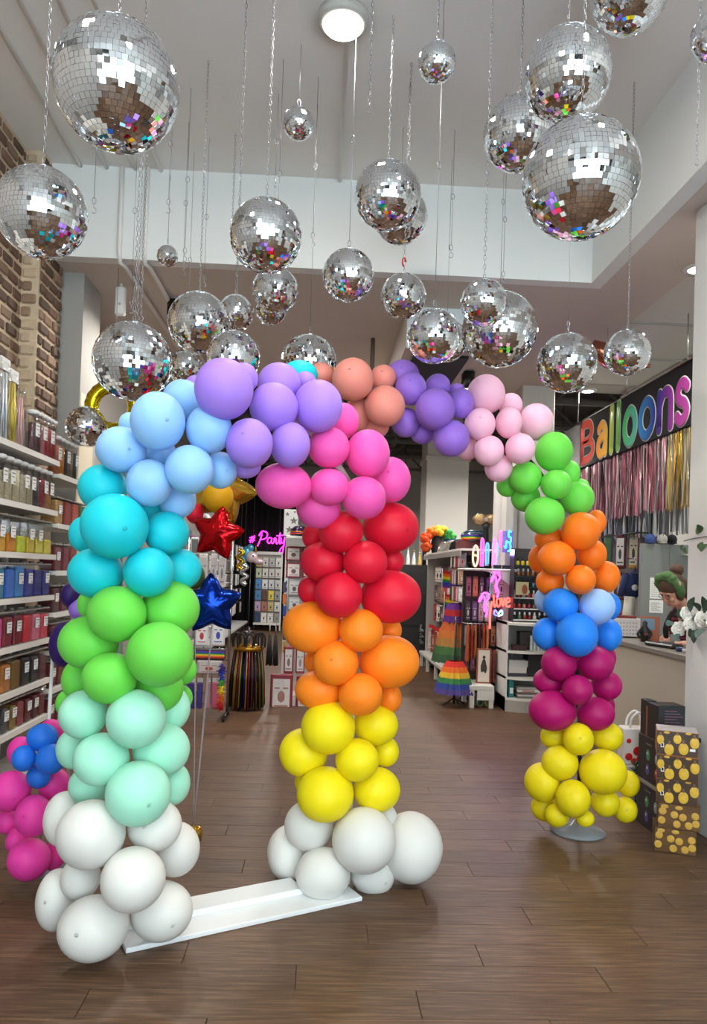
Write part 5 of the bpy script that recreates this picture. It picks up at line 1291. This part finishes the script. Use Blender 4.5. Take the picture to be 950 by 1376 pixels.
# ---- costumes on the wall under the tinsel
for zz,l in ((P(835,716,8.3).z-.02,'upper'),(P(835,768,8.3).z-.02,'lower')):
    t=thing('garment_rail','%s black rail for the costumes under the tinsel curtains'%l,'garment rail',(3.42,7.8,zz))
    MB().tube([(0,0,0),(0,1.6,0)],.01,8).build('rail',BLACKP,t)
    for yy in (.05,1.5): MB().tube([(0,yy,0),(.18,yy,0)],.008,6).build('bracket',BLACKP,t)
g='costumes hanging under the tinsel curtains'
for i,(x0,y0,x1,y1,c,inn,l) in enumerate(((812,718,824,760,(26,26,30),(50,90,50),'black costume pack with a green figure'),(827,718,842,764,(80,30,36),(205,200,196),'dark red pack with a pale doll costume'),(845,716,860,764,(190,150,60),(214,205,180),'gold edged costume pack beside the grey screen'),(818,770,828,806,(110,50,54),(200,196,192),'white and red costume pack behind the deep orange balloons'),(829,770,842,806,(120,44,46),(190,184,180),'red edged costume pack above the clown suit'))):
    pack_px(x0,y0,x1,y1,8.3+.02*i,l,'costume pack',g,c,inn,None,.04,peg=.36,motif=(60,70,60),rz=-.9)
q=P(853,795,8.0)
t=thing('costume_suit','navy and cream sailor doll suit on a hanger','costume',(q.x,8.0,0)); z0=P(853,850,8.0).z; z1=P(853,765,8.0).z
MB().lathe([(.1,z1-.32),(.12,z1-.2),(.11,z1-.08),(.04,z1-.02)],14,sy=.4).build('jacket',mat('navy_cloth',(34,44,84),.9),t)
MB().tube([(-.05,0,z1-.3),(-.07,0,z0+.02)],[.06,.075],10).tube([(.05,0,z1-.3),(.06,0,z0)],[.06,.075],10).build('trousers',mat('cream_cloth',(205,202,190),.9),t)
MB().tube([(-.1,0,z1-.06),(-.17,-.02,z1-.3)],[.04,.035],8).tube([(.1,0,z1-.06),(.16,-.02,z1-.28)],[.04,.035],8).build('sleeves',mat('navy_cloth',(34,44,84),.9),t)
MB().sphere((-.02,-.04,z1-.2),.035,.02,.035).build('badge',WHITE,t)
MB().tube([(0,.2,z1+.12),(0,0,z1+.12),(0,0,z1-.02)],.008,6).build('hanger',CHROME,t)
for i,(x,c,l) in enumerate(((874,(60,84,140),'blue folded cap'),(890,(196,192,184),'cream folded cap'),(903,(22,20,24),'black folded cap'))):
    q=P(x,726,7.62); t=thing('folded_cap',l+' on top of the grey screen panel','cap',(q.x,7.625,P(862,730,7.6).z),group='caps on the grey screen')
    MB().sphere((0,0,.05),.055,.045,.055).build('cap',mat('cap_%d'%i,c,.8,bump=.3),t); MB().sphere((-.01,-.05,.012),.045,.035,.01).build('peak',mat('cap_%d'%i,c,.8,bump=.3),t)

# ================================================================ COUNTER GOODS, PERSON
CT=1.10
def onct(px,py):
    return PZ(px,py,CT)
q=onct(832,855)
t=thing('white_crate','white perforated plastic basket on the sales counter','basket',(2.86,7.05,CT+.0005))
MB().box(-.16,-.2,0,.16,.2,.012).box(-.16,-.2,0,-.15,.2,.17).box(.15,-.2,0,.16,.2,.17).box(-.15,-.2,0,.15,-.19,.17).box(-.15,.19,0,.15,.2,.17).build('basket',mat('basket_white',(214,212,210),.5),t)
mb=MB()
for i in range(9):
    for j in range(4): mb.box(-.12+i*.03-.007,-.2015,.03+j*.033,-.12+i*.03+.007,-.2,.045+j*.033)
    for j in range(4): mb.box(-.1615,-.16+i*.04-.008,.03+j*.033,-.16,-.16+i*.04+.008,.045+j*.033)
mb.build('perforations',mat('perf_grey',(170,168,172),.6),t)
MB().box(-.165,-.205,.165,.165,.205,.18).build('rim',WHITE,t)
t=thing('flat_pack','red toy and flat pack lying on the white basket','toy',(2.84,6.95,CT+.181))
MB().box(-.1,-.1,0,.14,.1,.02).build('tray',mat('toy_red',(130,50,46),.5),t)
MB().sphere((0,0,.05),.035).sphere((.0,0,.09),.022).build('toy_body',mat('toy_red2',(160,40,40),.5),t)
q=P(871,850,6.55)
t=thing('costume_mask','black figure ornament in front of an orange book','ornament',(2.88,6.45,CT+.0005))
MB().lathe([(.03,0),(.035,.05),(.05,.10),(.02,.14),(.024,.17),(0,.19)],12).build('figure',BLACKP,t)
MB().tube(smooth_path([(-.03,0,.11),(-.06,0,.07),(-.04,0,.03)],4),.012,6).tube(smooth_path([(.03,0,.11),(.06,0,.07),(.04,0,.03)],4),.012,6).build('arms',BLACKP,t)
MB().box(-.015,-.04,.06,.015,-.034,.1).build('belt_print',mat('figure_print',(170,70,60),.5),t)
t=thing('upright_book','orange and blue book standing behind the black figure','book',(2.97,6.52,CT+.0005),-.5)
MB().box(-.09,-.01,0,.07,.01,.22,bev=.002).build('cover',mat('bk_orange',(170,100,70),.5),t); MB().box(-.08,-.012,.1,.03,-.01,.2).build('cover_print',mat('bk_blue',(120,150,170),.5),t)
t=thing('card_terminal','black card payment terminal lying on the counter edge','card terminal',(2.82,5.95,CT+.0005),.25)
MB().box(-.06,-.17,0,.06,.17,.035,bev=.012).build('body',BLACKP,t); MB().box(-.05,.02,.035,.05,.15,.038).build('screen',mat('dark_screen',(40,44,50),.15),t)
for i in range(4):
    for j in range(3): MB().box(-.04+j*.03,-.14+i*.035,.035,-.02+j*.03,-.115+i*.035,.041).build('key',mat('key_grey',(90,90,94),.5),t)
for i,(x,y,c,l) in enumerate(((2.80,5.62,(40,60,110),'blue tape roll'),(2.86,5.55,(210,190,60),'yellow tape roll'),(2.79,5.5,(200,200,200),'white tape roll'),(2.92,5.62,(120,30,40),'red tape roll'))):
    t=thing('tape_roll',l+' by the card terminal','tape',(x,y,CT+.0005),group='tape rolls on the counter')
    MB().lathe([(.022,0),(.038,0),(.038,.03),(.022,.03),(.022,0)],18).build('tape',mat('tape_%d'%i,c,.35),t); MB().lathe([(.02,.001),(.022,.001),(.022,.029),(.02,.029)],16).build('roll_core',PAPER,t)
# ---------------------------------------------------------------- shop assistant behind the counter
def skin_mesh(name,nodes,edges,mats,sub=2,root=0):
    me=bpy.data.meshes.new(name); me.from_pydata([n[:3] for n in nodes],edges,[])
    o=bpy.data.objects.new(name+'_tmp',me); COL.objects.link(o)
    md=o.modifiers.new('Skin','SKIN'); md.use_smooth_shade=True
    sv=me.skin_vertices[0].data
    for i,n in enumerate(nodes):
        r=n[3]; sv[i].radius=(r,n[4] if len(n)>4 else r); sv[i].use_root=(i==root)
    sd=o.modifiers.new('Sub','SUBSURF'); sd.levels=sub; sd.render_levels=sub
    dg=bpy.context.evaluated_depsgraph_get(); ev=o.evaluated_get(dg)
    m2=bpy.data.meshes.new_from_object(ev); m2.name=name
    bpy.data.objects.remove(o,do_unlink=True)
    return m2
SKIN=mat('skin',(214,160,138),.5,noise=.04,nscale=10)
TH=-1.05
hd=P(905,794,6.35)
base=Vector((hd.x,hd.y,0))-Vector((.26*math.sin(TH),-.26*math.cos(TH),0))
per=thing('person','person in a dark red striped top and green headband writing at the counter','person',(base.x,base.y,0),TH)
RI=Matrix.Rotation(-TH,3,'Z')
def loc(p): return RI@(Vector(p)-Vector((base.x,base.y,0)))
h1=loc(PZ(896,856,1.13)); h2=loc(PZ(917,864,1.125))
# whichever hand lies to the figure's side gets the matching arm
if h1.x>h2.x: hl,hr=h1,h2
else: hl,hr=h2,h1
dz=hd.z-1.57
def arm(s,h):
    sh=Vector((s*.17,0.02,1.36+dz)); el=(sh+h)/2+Vector((s*.07,.06,-.06)); wr=h+(el-h).normalized()*.07
    return sh,el,wr
sl,el_l,wl_=arm(1,hl); sr,el_r,wr_=arm(-1,hr)
T=lambda v,r,r2=None:(v[0],v[1],v[2],r) if r2 is None else (v[0],v[1],v[2],r,r2)
nodes=[(0,.25,.93,.135),(0,.17,1.09,.11),(0,.03,1.27+dz,.13),(0,-.10,1.41+dz,.06),(0,-.16,1.48+dz,.05),(0,-.22,1.55+dz,.07),
       T(sl,.05),T(el_l,.038),T(wl_,.026),T(sr,.05),T(el_r,.038),T(wr_,.026),
       (.09,.26,.86,.08),(.09,.24,.48,.055),(.09,.28,.10,.036),(.09,.17,.035,.032),(-.09,.26,.86,.08),(-.09,.24,.48,.055),(-.09,.28,.10,.036),(-.09,.17,.035,.032)]
edges=[(0,1),(1,2),(2,3),(3,4),(4,5),(2,6),(6,7),(7,8),(2,9),(9,10),(10,11),(0,12),(12,13),(13,14),(14,15),(0,16),(16,17),(17,18),(18,19)]
bme=skin_mesh('body',nodes,edges,SKIN)
bm=bmesh.new(); bm.from_mesh(bme)
mb=MB()
# head: tilted down towards the writing hand
HM=Matrix.Translation((0,-.26,1.57+dz))@Matrix.Rotation(math.radians(32),4,'X')@Matrix.Rotation(math.radians(-8),4,'Z')@Matrix.Scale(1.12,4)
mb.sphere((0,0,.02),.078,.098,.105,20,14,M=HM)
mb.sphere((0,-.03,-.06),.058,.062,.06,16,10,M=HM)             # jaw
mb.lathe([(.020,0),(.012,.03),(.004,.045)],10,M=HM@Matrix.Translation((0,-.088,-.03))@Matrix.Rotation(math.radians(22),4,'X'))
mb.sphere((0,-.102,-.03),.016,.018,.013,10,8,M=HM)             # nose
for s in (-1,1):
    mb.sphere((s*.078,.005,-.005),.012,.02,.03,8,8,M=HM)      # ears
    mb.sphere((s*.03,-.088,.028),.026,.012,.010,10,6,M=HM)     # brow
    mb.sphere((s*.035,-.075,-.03),.022,.022,.022,10,8,M=HM)   # cheek
def hand(h,wr,s):
    d=(h-wr).normalized(); side=d.cross(Vector((0,0,1))).normalized(); up=Vector((0,0,1))
    mb.sphere((0,0,0),.042,.034,.016,12,8,M=Matrix.Translation(h-d*.01)@Matrix((( d.x,side.x,0,0),(d.y,side.y,0,0),(d.z,side.z,1,0),(0,0,0,1))))
    for k,(o,L) in enumerate(((-.026,.05),(-.009,.06),(.009,.056),(.025,.045))):
        p0=h+d*.022+side*o; p1=p0+d*L*.5+up*.012; p2=p1+d*L*.35-up*.014; p3=p2+d*L*.15-up*.012
        mb.tube(smooth_path([p0,p1,p2,p3],3),[.0085]*7+[.0085,.008,.006][:3],8)
    q0=h-d*.015+side*(.03*s); q1=q0+d*.03+side*(.018*s); q2=q1+d*.025-side*(.01*s)-up*.006
    mb.tube(smooth_path([q0,q1,q2],3),[.010]*5+[.009,.007],8)
hand(hl,wl_,-1); hand(hr,wr_,1)
m2=mb.mesh('bits',SKIN); bm.from_mesh(m2); 
for f in bm.faces: f.smooth=True; f.material_index=0
bme.materials.clear(); bm.to_mesh(bme); bm.free(); bme.materials.append(SKIN)
bodyo=link('body',bme,per)
for s in (-1,1):
    MB().sphere((s*.03,-.094,.012),.011,.006,.006,10,6,M=HM).build('eye',mat('eye_dark',(40,30,28),.3),bodyo)
    MB().tube([(s*.03+.02*math.cos(a),-.106,.010+.017*math.sin(a)) for a in [2*PI*i/14 for i in range(14)]],.0022,5,True,M=HM).build('glasses_rim',mat('glasses',(70,54,44),.4),bodyo)
MB().sphere((0,-.090,-.066),.022,.008,.006,10,6,M=HM).build('lips',mat('lips',(176,92,88),.5),bodyo)
HAIR=mat('hair_brown',(84,58,42),.6,noise=.3,nscale=60,bump=.4,bscale=120)
mb=MB(); mb.sphere((0,.006,.055),.090,.104,.092,20,12,M=HM); mb.sphere((0,.08,-.02),.075,.06,.10,14,10,M=HM)
for s in (-1,1): mb.sphere((s*.072,-.015,.0),.018,.045,.07,10,8,M=HM)
mb.build('hair',HAIR,per)
MB().sphere((0,.10,.13),.055,.05,.05,14,10,M=HM).build('hair_bun',HAIR,per)
GRN=mat('headband_green',(88,124,74),.8,noise=.35,nscale=30)
mb=MB(); rg=[]
for i in range(28):
    a=2*PI*i/28; rg.append((math.cos(a)*.092,-.022+math.cos(a*1)*0-math.sin(a)*.012,.055+math.sin(a)*.095))
mb.tube(rg,[.036+.005*math.sin(i*2) for i in range(28)],8,True,M=HM)
mb.sphere((.03,-.03,.165),.04,.04,.026,12,8,M=HM); mb.sphere((.07,-.03,.14),.03,.035,.03,10,8,M=HM); mb.build('headband',GRN,per)
MB().sphere((.118,-.03,.085),.008,.010,.030,10,8,M=HM).build('hair_clip',mat('clip_pink',(226,178,160),.3),per)
# striped top
st=bpy.data.materials.new('striped_top'); st.use_nodes=True; nt=st.node_tree; b=nt.nodes['Principled BSDF']; b.inputs['Roughness'].default_value=.85
tc=nt.nodes.new('ShaderNodeTexCoord'); wv=nt.nodes.new('ShaderNodeTexWave'); wv.bands_direction='Z'; wv.inputs['Scale'].default_value=9; wv.inputs['Distortion'].default_value=1.5
cr=nt.nodes.new('ShaderNodeValToRGB'); cr.color_ramp.elements[0].color=srgb(70,26,38); cr.color_ramp.elements[1].color=srgb(150,56,72); cr.color_ramp.elements[0].position=.4; cr.color_ramp.elements[1].position=.6
nt.links.new(tc.outputs['Object'],wv.inputs['Vector']); nt.links.new(wv.outputs['Fac'],cr.inputs[0]); nt.links.new(cr.outputs[0],b.inputs['Base Color'])
n2=[(0,.24,.95,.15),(0,.17,1.09,.128),(0,.03,1.27+dz,.15),(0,-.07,1.385+dz,.085),T(sl,.068),T(el_l,.056),T(wl_+(el_l-wl_)*.12,.042),T(sr,.068),T(el_r,.056),T(wr_+(el_r-wr_)*.12,.042)]
tm=skin_mesh('striped_top',n2,[(0,1),(1,2),(2,3),(2,4),(4,5),(5,6),(2,7),(7,8),(8,9)],st); tm.materials.clear(); tm.materials.append(st)
link('striped_top',tm,per)
n3=[(0,.26,.90,.155),(.09,.26,.84,.1),(.09,.24,.48,.08),(.09,.28,.08,.07),(-.09,.26,.84,.1),(-.09,.24,.48,.08),(-.09,.28,.08,.07)]
tr=skin_mesh('trousers',n3,[(0,1),(1,2),(2,3),(0,4),(4,5),(5,6)],BLACKF); tr.materials.clear(); tr.materials.append(BLACKF); link('trousers',tr,per)
for s in (-1,1): MB().sphere((s*.09,.2,.035),.045,.12,.035,14,8).build('shoe',BLACKP,per)
for s in (-1,):
    MB().tube(smooth_path([(s*.10,-.04,1.42+dz),(s*.12,-.14,1.33+dz),(s*.11,-.2,1.22),(s*.10,-.2,1.135)],4),[.022]*6+[.028]*6+[.02],8,flat=((0,1,.4),.35)).build('vest_front',BLACKF,per)
pd_=(hl-wl_).normalized()
pen=h1+Vector((0,0,.02))
t=thing('pen','dark pen held by the person at the counter','pen',tuple(PZ(896,856,1.13)+Vector((0,0,.0))))
MB().tube([(-.03,-.01,-.028),(.03,.02,.075)],[.003,.005],8).build('barrel',mat('pen_olive',(70,80,50),.4),t); MB().tube([(.03,.02,.075),(.034,.022,.082)],.0055,8).build('cap',BLACKP,t)

# ---------------------------------------------------------------- rose garland and vine on the pillar
gl=thing('rose_garland','white rose garland with dark leaves wrapped round the pillar','garland',(2.52,4.8,1.3))
ROSE=mat('rose_white',(236,232,222),.7,sss=0); LEAFD=mat('leaf_dark',(48,66,48),.5,noise=.25,nscale=20); LEAFB=mat('leaf_bluegreen',(92,116,108),.5,noise=.2,nscale=20); LEAFG=mat('leaf_ivy',(58,84,48),.5,noise=.25,nscale=25)
def rose(p,r):
    mb=MB()
    for ring,(n,rr,zz,s) in enumerate(((3,.18,.25,.42),(5,.42,.12,.5),(6,.68,-.08,.55))):
        for i in range(n):
            a=2*PI*i/n+ring*.6; c=Vector((math.cos(a)*rr*r,-.6*r*(.5-ring*.25)-0.0,math.sin(a)*rr*r))
            M=Matrix.Translation(Vector(p)+c)@Matrix.Rotation(-a,4,'Y')@Matrix.Rotation(.5+ring*.3,4,'Z')
            mb.sphere((0,0,0),s*r*.28,s*r*1.0,s*r*.95,8,6,M=M)
    mb.sphere(p,r*.45,n=10,k=8)
    mb.build('rose',ROSE,gl,world=True)
def leaf(parent,p,L,W,rot,m):
    vs=[];K=6
    for i in range(K+1):
        u=i/K; w=W*math.sin(PI*min(1,u*.96+.02))**.8; z=.12*L*math.sin(u*PI)
        vs+=[(-w/2,z+.1*w,u*L),(0,z-.06*w,u*L),(w/2,z+.1*w,u*L)]
    n=len(vs); vs=vs+[(x,y+.0015,z) for x,y,z in vs]; fs=[]
    for i in range(K):
        for j in range(2):
            a=i*3+j; fs.append((a,a+1,a+4,a+3)); fs.append((n+a+3,n+a+4,n+a+1,n+a))
    o=MB().add(vs,fs,True).build('leaf',m,parent,tuple(Vector(p)-parent.location),rot); return o
for (x,y,Y,r) in ((911,845,4.9,.046),(922,824,4.84,.042),(926,838,4.8,.042)): rose(P(x,y,Y),r)
rose(PX(943,832,2.49),.05); rose(PX(958,836,2.49),.046)
for (x,y,Y,L,W,ry,m) in ((906,838,4.88,.09,.04,-1.5,LEAFB),(928,822,4.78,.10,.06,.1,LEAFD),(930,832,4.76,.11,.06,1.4,LEAFB),(926,845,4.78,.08,.06,2.4,LEAFD),(917,832,4.84,.09,.05,-.6,LEAFD),(914,852,4.86,.07,.04,-2.2,LEAFB)):
    leaf(gl,P(x,y,Y),L,W,(.2,ry,.3),m)
for (x,y,L,W,ry,m) in ((940,822,.10,.06,.9,LEAFD),(938,845,.10,.06,2.8,LEAFD),(946,824,.11,.06,.2,LEAFD),(948,845,.10,.06,2.2,LEAFB)):
    leaf(gl,PX(x,y,2.48),L,W,(ry,.0,-1.2),m)
pts=[P(904,846,4.95),P(922,830,4.95),P(932,832,4.88)]+[PX(x,y,2.495) for x,y in ((942,832),(955,836),(970,838))]
MB().tube(smooth_path(pts,5),.005,6).build('stem',LEAFD,gl,world=True)
vi=thing('ivy_vine','thin ivy vine tied across the pillar above the garland','vine',(2.52,4.8,1.9))
pts=[P(919,727,5.02)]+[PX(x,y,2.512) for x,y in ((930,724),(942,722),(955,720),(975,716))]
MB().tube(smooth_path(pts,5),.003,5).build('stem',BLACKI,vi,world=True)
for (x,y,L,W,ry) in ((936,718,.05,.04,-.2),(941,716,.05,.04,.5),(944,728,.05,.04,2.9),(950,731,.06,.05,2.4),(939,712,.05,.035,-.7)):
    leaf(vi,PX(x,y,2.50),L*1.2,W*1.3,(ry,0,-1.2),LEAFG)
for (x,y,L,W,ry) in ((921,735,.05,.04,3.0),(918,732,.05,.035,3.6)): leaf(vi,P(x,y,5.03),L,W,(.2,ry,.4),LEAFG)

# ---------------------------------------------------------------- boxes at the pillar foot
BW,BD,BH=.232,.2,.146
BRN=mat('bulbbox_brown',(62,40,22),.35,noise=.6,nscale=9); BRN2=mat('bulbbox_amber',(92,62,26),.35,noise=.7,nscale=12); BORG=mat('bulbbox_side',(168,104,52),.4)
BULB=mat('bulb_print',(214,172,56),.35,noise=.35,nscale=40); BULBC=mat('bulb_cap_print',(120,82,44),.4); GLOB=mat('globe_print',(196,154,62),.35,noise=.3,nscale=40); BTOP=mat('box_top_pale',(190,184,180),.5)
bx=PZ(917,1149); 
offs=[(0,0),(.008,-.01),(.012,.006),(.018,-.004),(.0,.004)]
names=['topmost','second from the top','middle','second from the bottom','bottom']
for i in range(5):
    z=BH*(4-i)
    t=thing('bulb_box','%s box of the bulb light stack by the pillar'%names[i],'box',(bx.x+offs[i][0],bx.y+.11+offs[i][1],z),[-.40,-.47,-.43,-.40,-.37][i],'stacked bulb light boxes')
    MB().box(-BW/2,-BD/2,.0005,BW/2,BD/2,BH-.0005,bev=.002).build('carton',BORG if i<3 else BRN2,t)
    fr=MB().box(-BW/2+.002,-BD/2-.001,.003,BW/2-.002,-BD/2,BH-.003).build('front_print',BRN if i<3 else BRN2,t)
    if i==0: MB().box(-BW/2+.003,-BD/2+.003,BH-.0005,BW/2-.003,BD/2-.003,BH+.0005).build('top_face',BTOP,t)
    def pr(mb,x,z2,rx,rz): mb.sphere((x,-BD/2-.001,z2),rx,.0012,rz,14,8)
    if i<3:
        for (x,z2,s) in ((-.108,.09,1.0),(-.045,.035,1.15),(.0,.10,.95),(.035,.045,1.2),(.095,.085,1.1),(-.06,.135,.7),(.06,.138,.7)):
            mb=MB(); pr(mb,x if abs(x)<.1 else math.copysign(.094,x),z2,.024*s if abs(x)<.1 else .02,.030*s if z2<.12 else .007); mb.build('bulb_print',BULB,fr)
            if z2<.12: MB().box(x*.98-.006 if abs(x)<.1 else x*.87-.006,-BD/2-.0016,z2+.022*s,x*.98+.006 if abs(x)<.1 else x*.87+.006,-BD/2-.001,min(BH-.006,z2+.045*s)).build('bulb_cap_print',BULBC,fr)
        MB().box(-.092,-BD/2-.0016,.045,-.074,-BD/2-.001,.072).build('badge',TAGW,fr)
        MB().box(-.089,-BD/2-.002,.049,-.077,-BD/2-.0015,.068).build('badge_mark',BLACKI,fr)
        if i==0: MB().box(.07,-BD/2-.0016,.035,.10,-BD/2-.001,.05).build('price_sticker',TAGW,fr)
    else:
        for (x,z2) in ((-.09,.10),(-.025,.085),(.022,.075),(.09,.09),(-.095,.045),(-.01,.03),(.094,.045),(.0,.128),(-.08,.128),(.055,.03)):
            mb=MB(); pr(mb,x,z2,.022,.022 if z2<.12 else .012); mb.build('globe_print',GLOB,fr)
BXB=mat('bauble_box_black',(24,22,25),.35)
bx0,bx1,by0,by1=2.21,2.46,4.70,5.0
tr_=thing('shelf_board','grey board laid between the two black bauble boxes','board',(2.3,4.78,.285))
MB().box(bx0-2.3-.01,by0-4.78-.03,0,bx1-2.3,by1-4.78,.022,bev=.003).build('board',mat('board_grey',(120,112,104),.6),tr_)
MB().box(bx0-2.3-.012,by0-4.78-.03,.002,bx0-2.3-.01,by1-4.78,.02).build('edge_strip',mat('board_edge',(150,140,130),.5),tr_)
for i,(z0,z1,l) in enumerate(((0,.285,'lower black box of coloured baubles on the floor'),(.307,.60,'upper black box of coloured baubles by the pillar'))):
    t=thing('bauble_box',l,'box',(2.3,4.78,z0),group='black bauble boxes')
    MB().box(bx0-2.3,by0-4.78,0,bx1-2.3,by1-4.78,z1-z0,bev=.003).build('carton',BXB,t)
    f=MB().box(bx0-2.3-.001,by0-4.78+.004,.004,bx0-2.3,by1-4.78-.004,z1-z0-.004).build('side_print',mat('bauble_print_black',(30,28,33),.3),t)
    for (yy,zz,c) in ((.07,.175,(70,140,90)),(-.06,.175,(150,170,180)),(.07,.08,(80,70,150)),(-.06,.08,(170,50,56))):
        MB().sphere((bx0-2.3-.001,yy,zz),.0015,.028,.036,14,8).build('bauble_print',mat('bau_%d_%d_%d'%c,c,.3),f)
        MB().sphere((bx0-2.3-.0025,yy+.006,zz+.01),.001,.008,.01,8,6).build('bauble_shine',mat('bau_shine',(214,220,220),.3),f)
    for k in range(3): MB().box(bx0-2.3-.0015,.02+k*.03,.24,bx0-2.3-.0008,.042+k*.03,.25).build('print_line',mat('bau_text',(120,118,124),.5),f)
t=thing('black_carton','tall black carton with pale text lines on the bauble boxes','box',(2.33,4.78,.6005))
MB().box(-.12,-.06,0,.06,.10,.23,bev=.003).build('carton',BXB,t)
for k in range(9): MB().box(-.075,-.0612,.05+k*.018,.045-.02*(k%3),-.06,.054+k*.018).build('print_line',mat('carton_text',(120,80,110),.6),t)
t=thing('black_carton','narrow black carton with an orange edge behind the tall one','box',(2.23,4.92,.6005))
MB().box(-.02,-.05,0,.04,.06,.235,bev=.003).build('carton',BXB,t); MB().box(-.0215,-.05,.0,-.02,-.03,.2).build('edge_print',mat('edge_orange',(140,80,50),.5),t)
t=thing('black_carton','flat black carton lying beside the tall text carton','box',(2.44,4.80,.6005))
MB().box(-.035,-.1,0,.05,.08,.03,bev=.003).build('carton',BXB,t); MB().box(-.03,-.1015,.008,.03,-.1,.016).build('print_line',mat('carton_text2',(90,110,150),.6),t)
# bag and white carton behind the lemon balloons
wq=P(856,1030,5.25)
t=thing('white_carton','white carton behind the lemon yellow balloons','box',(wq.x,5.25,0))
MB().box(-.13,-.1,0,.16,.12,.33,bev=.004).build('carton',mat('carton_white',(214,210,206),.6),t)
MB().box(-.02,-.1015,.10,.12,-.1,.13).box(-.02,-.1015,.15,.02,-.1,.20).box(.04,-.1015,.15,.08,-.1,.20).build('print',BLACKI,t)
t=thing('gift_bag','clear gift bag with red dots and white rope handles','gift bag',(wq.x-.03,5.24,.3305))
MB().box(-.10,-.058,0,.10,.058,.26,bev=.01).build('bag',mat('bag_milky',(226,218,214),.3),t)
for (x,z,r) in ((-.05,.17,.016),(.03,.2,.02),(.0,.1,.03),(.045,.06,.035),(-.05,.06,.024),(.02,.045,.03),(-.02,.03,.02)):
    MB().sphere((x*1.25,-.062 if z<.12 else -.059,z),r*1.1,.004,r*1.1,12,6).build('red_dot',mat('dot_red',(206,30,34),.4),t)
for yy in (-.04,.03): MB().tube(smooth_path([(-.05,yy,.24),(-.045,yy-.01,.32),(.0,yy-.02,.37),(.05,yy,.33),(.06,yy,.24)],5),.009,8).build('rope_handle',WHITE,t)
q=P(861,1040,5.0)
t=thing('fern_sprig','small dark green fir sprig between carton and bauble boxes','plant',(q.x-.015,5.04,0))
MB().tube([(0,0,0),(0,0,.4)],.005,6).build('stem',LEAFD,t)
mb=MB()
for k in range(70):
    z=random.uniform(.12,.38); a=random.uniform(0,6.28); r=.06; mb.tube([(0,0,z),(math.cos(a)*r*.7,math.sin(a)*r*.5,z+.03)],[.004,.001],4)
mb.build('needles',mat('fir_green',(40,70,50),.6),t)['kind']='stuff'
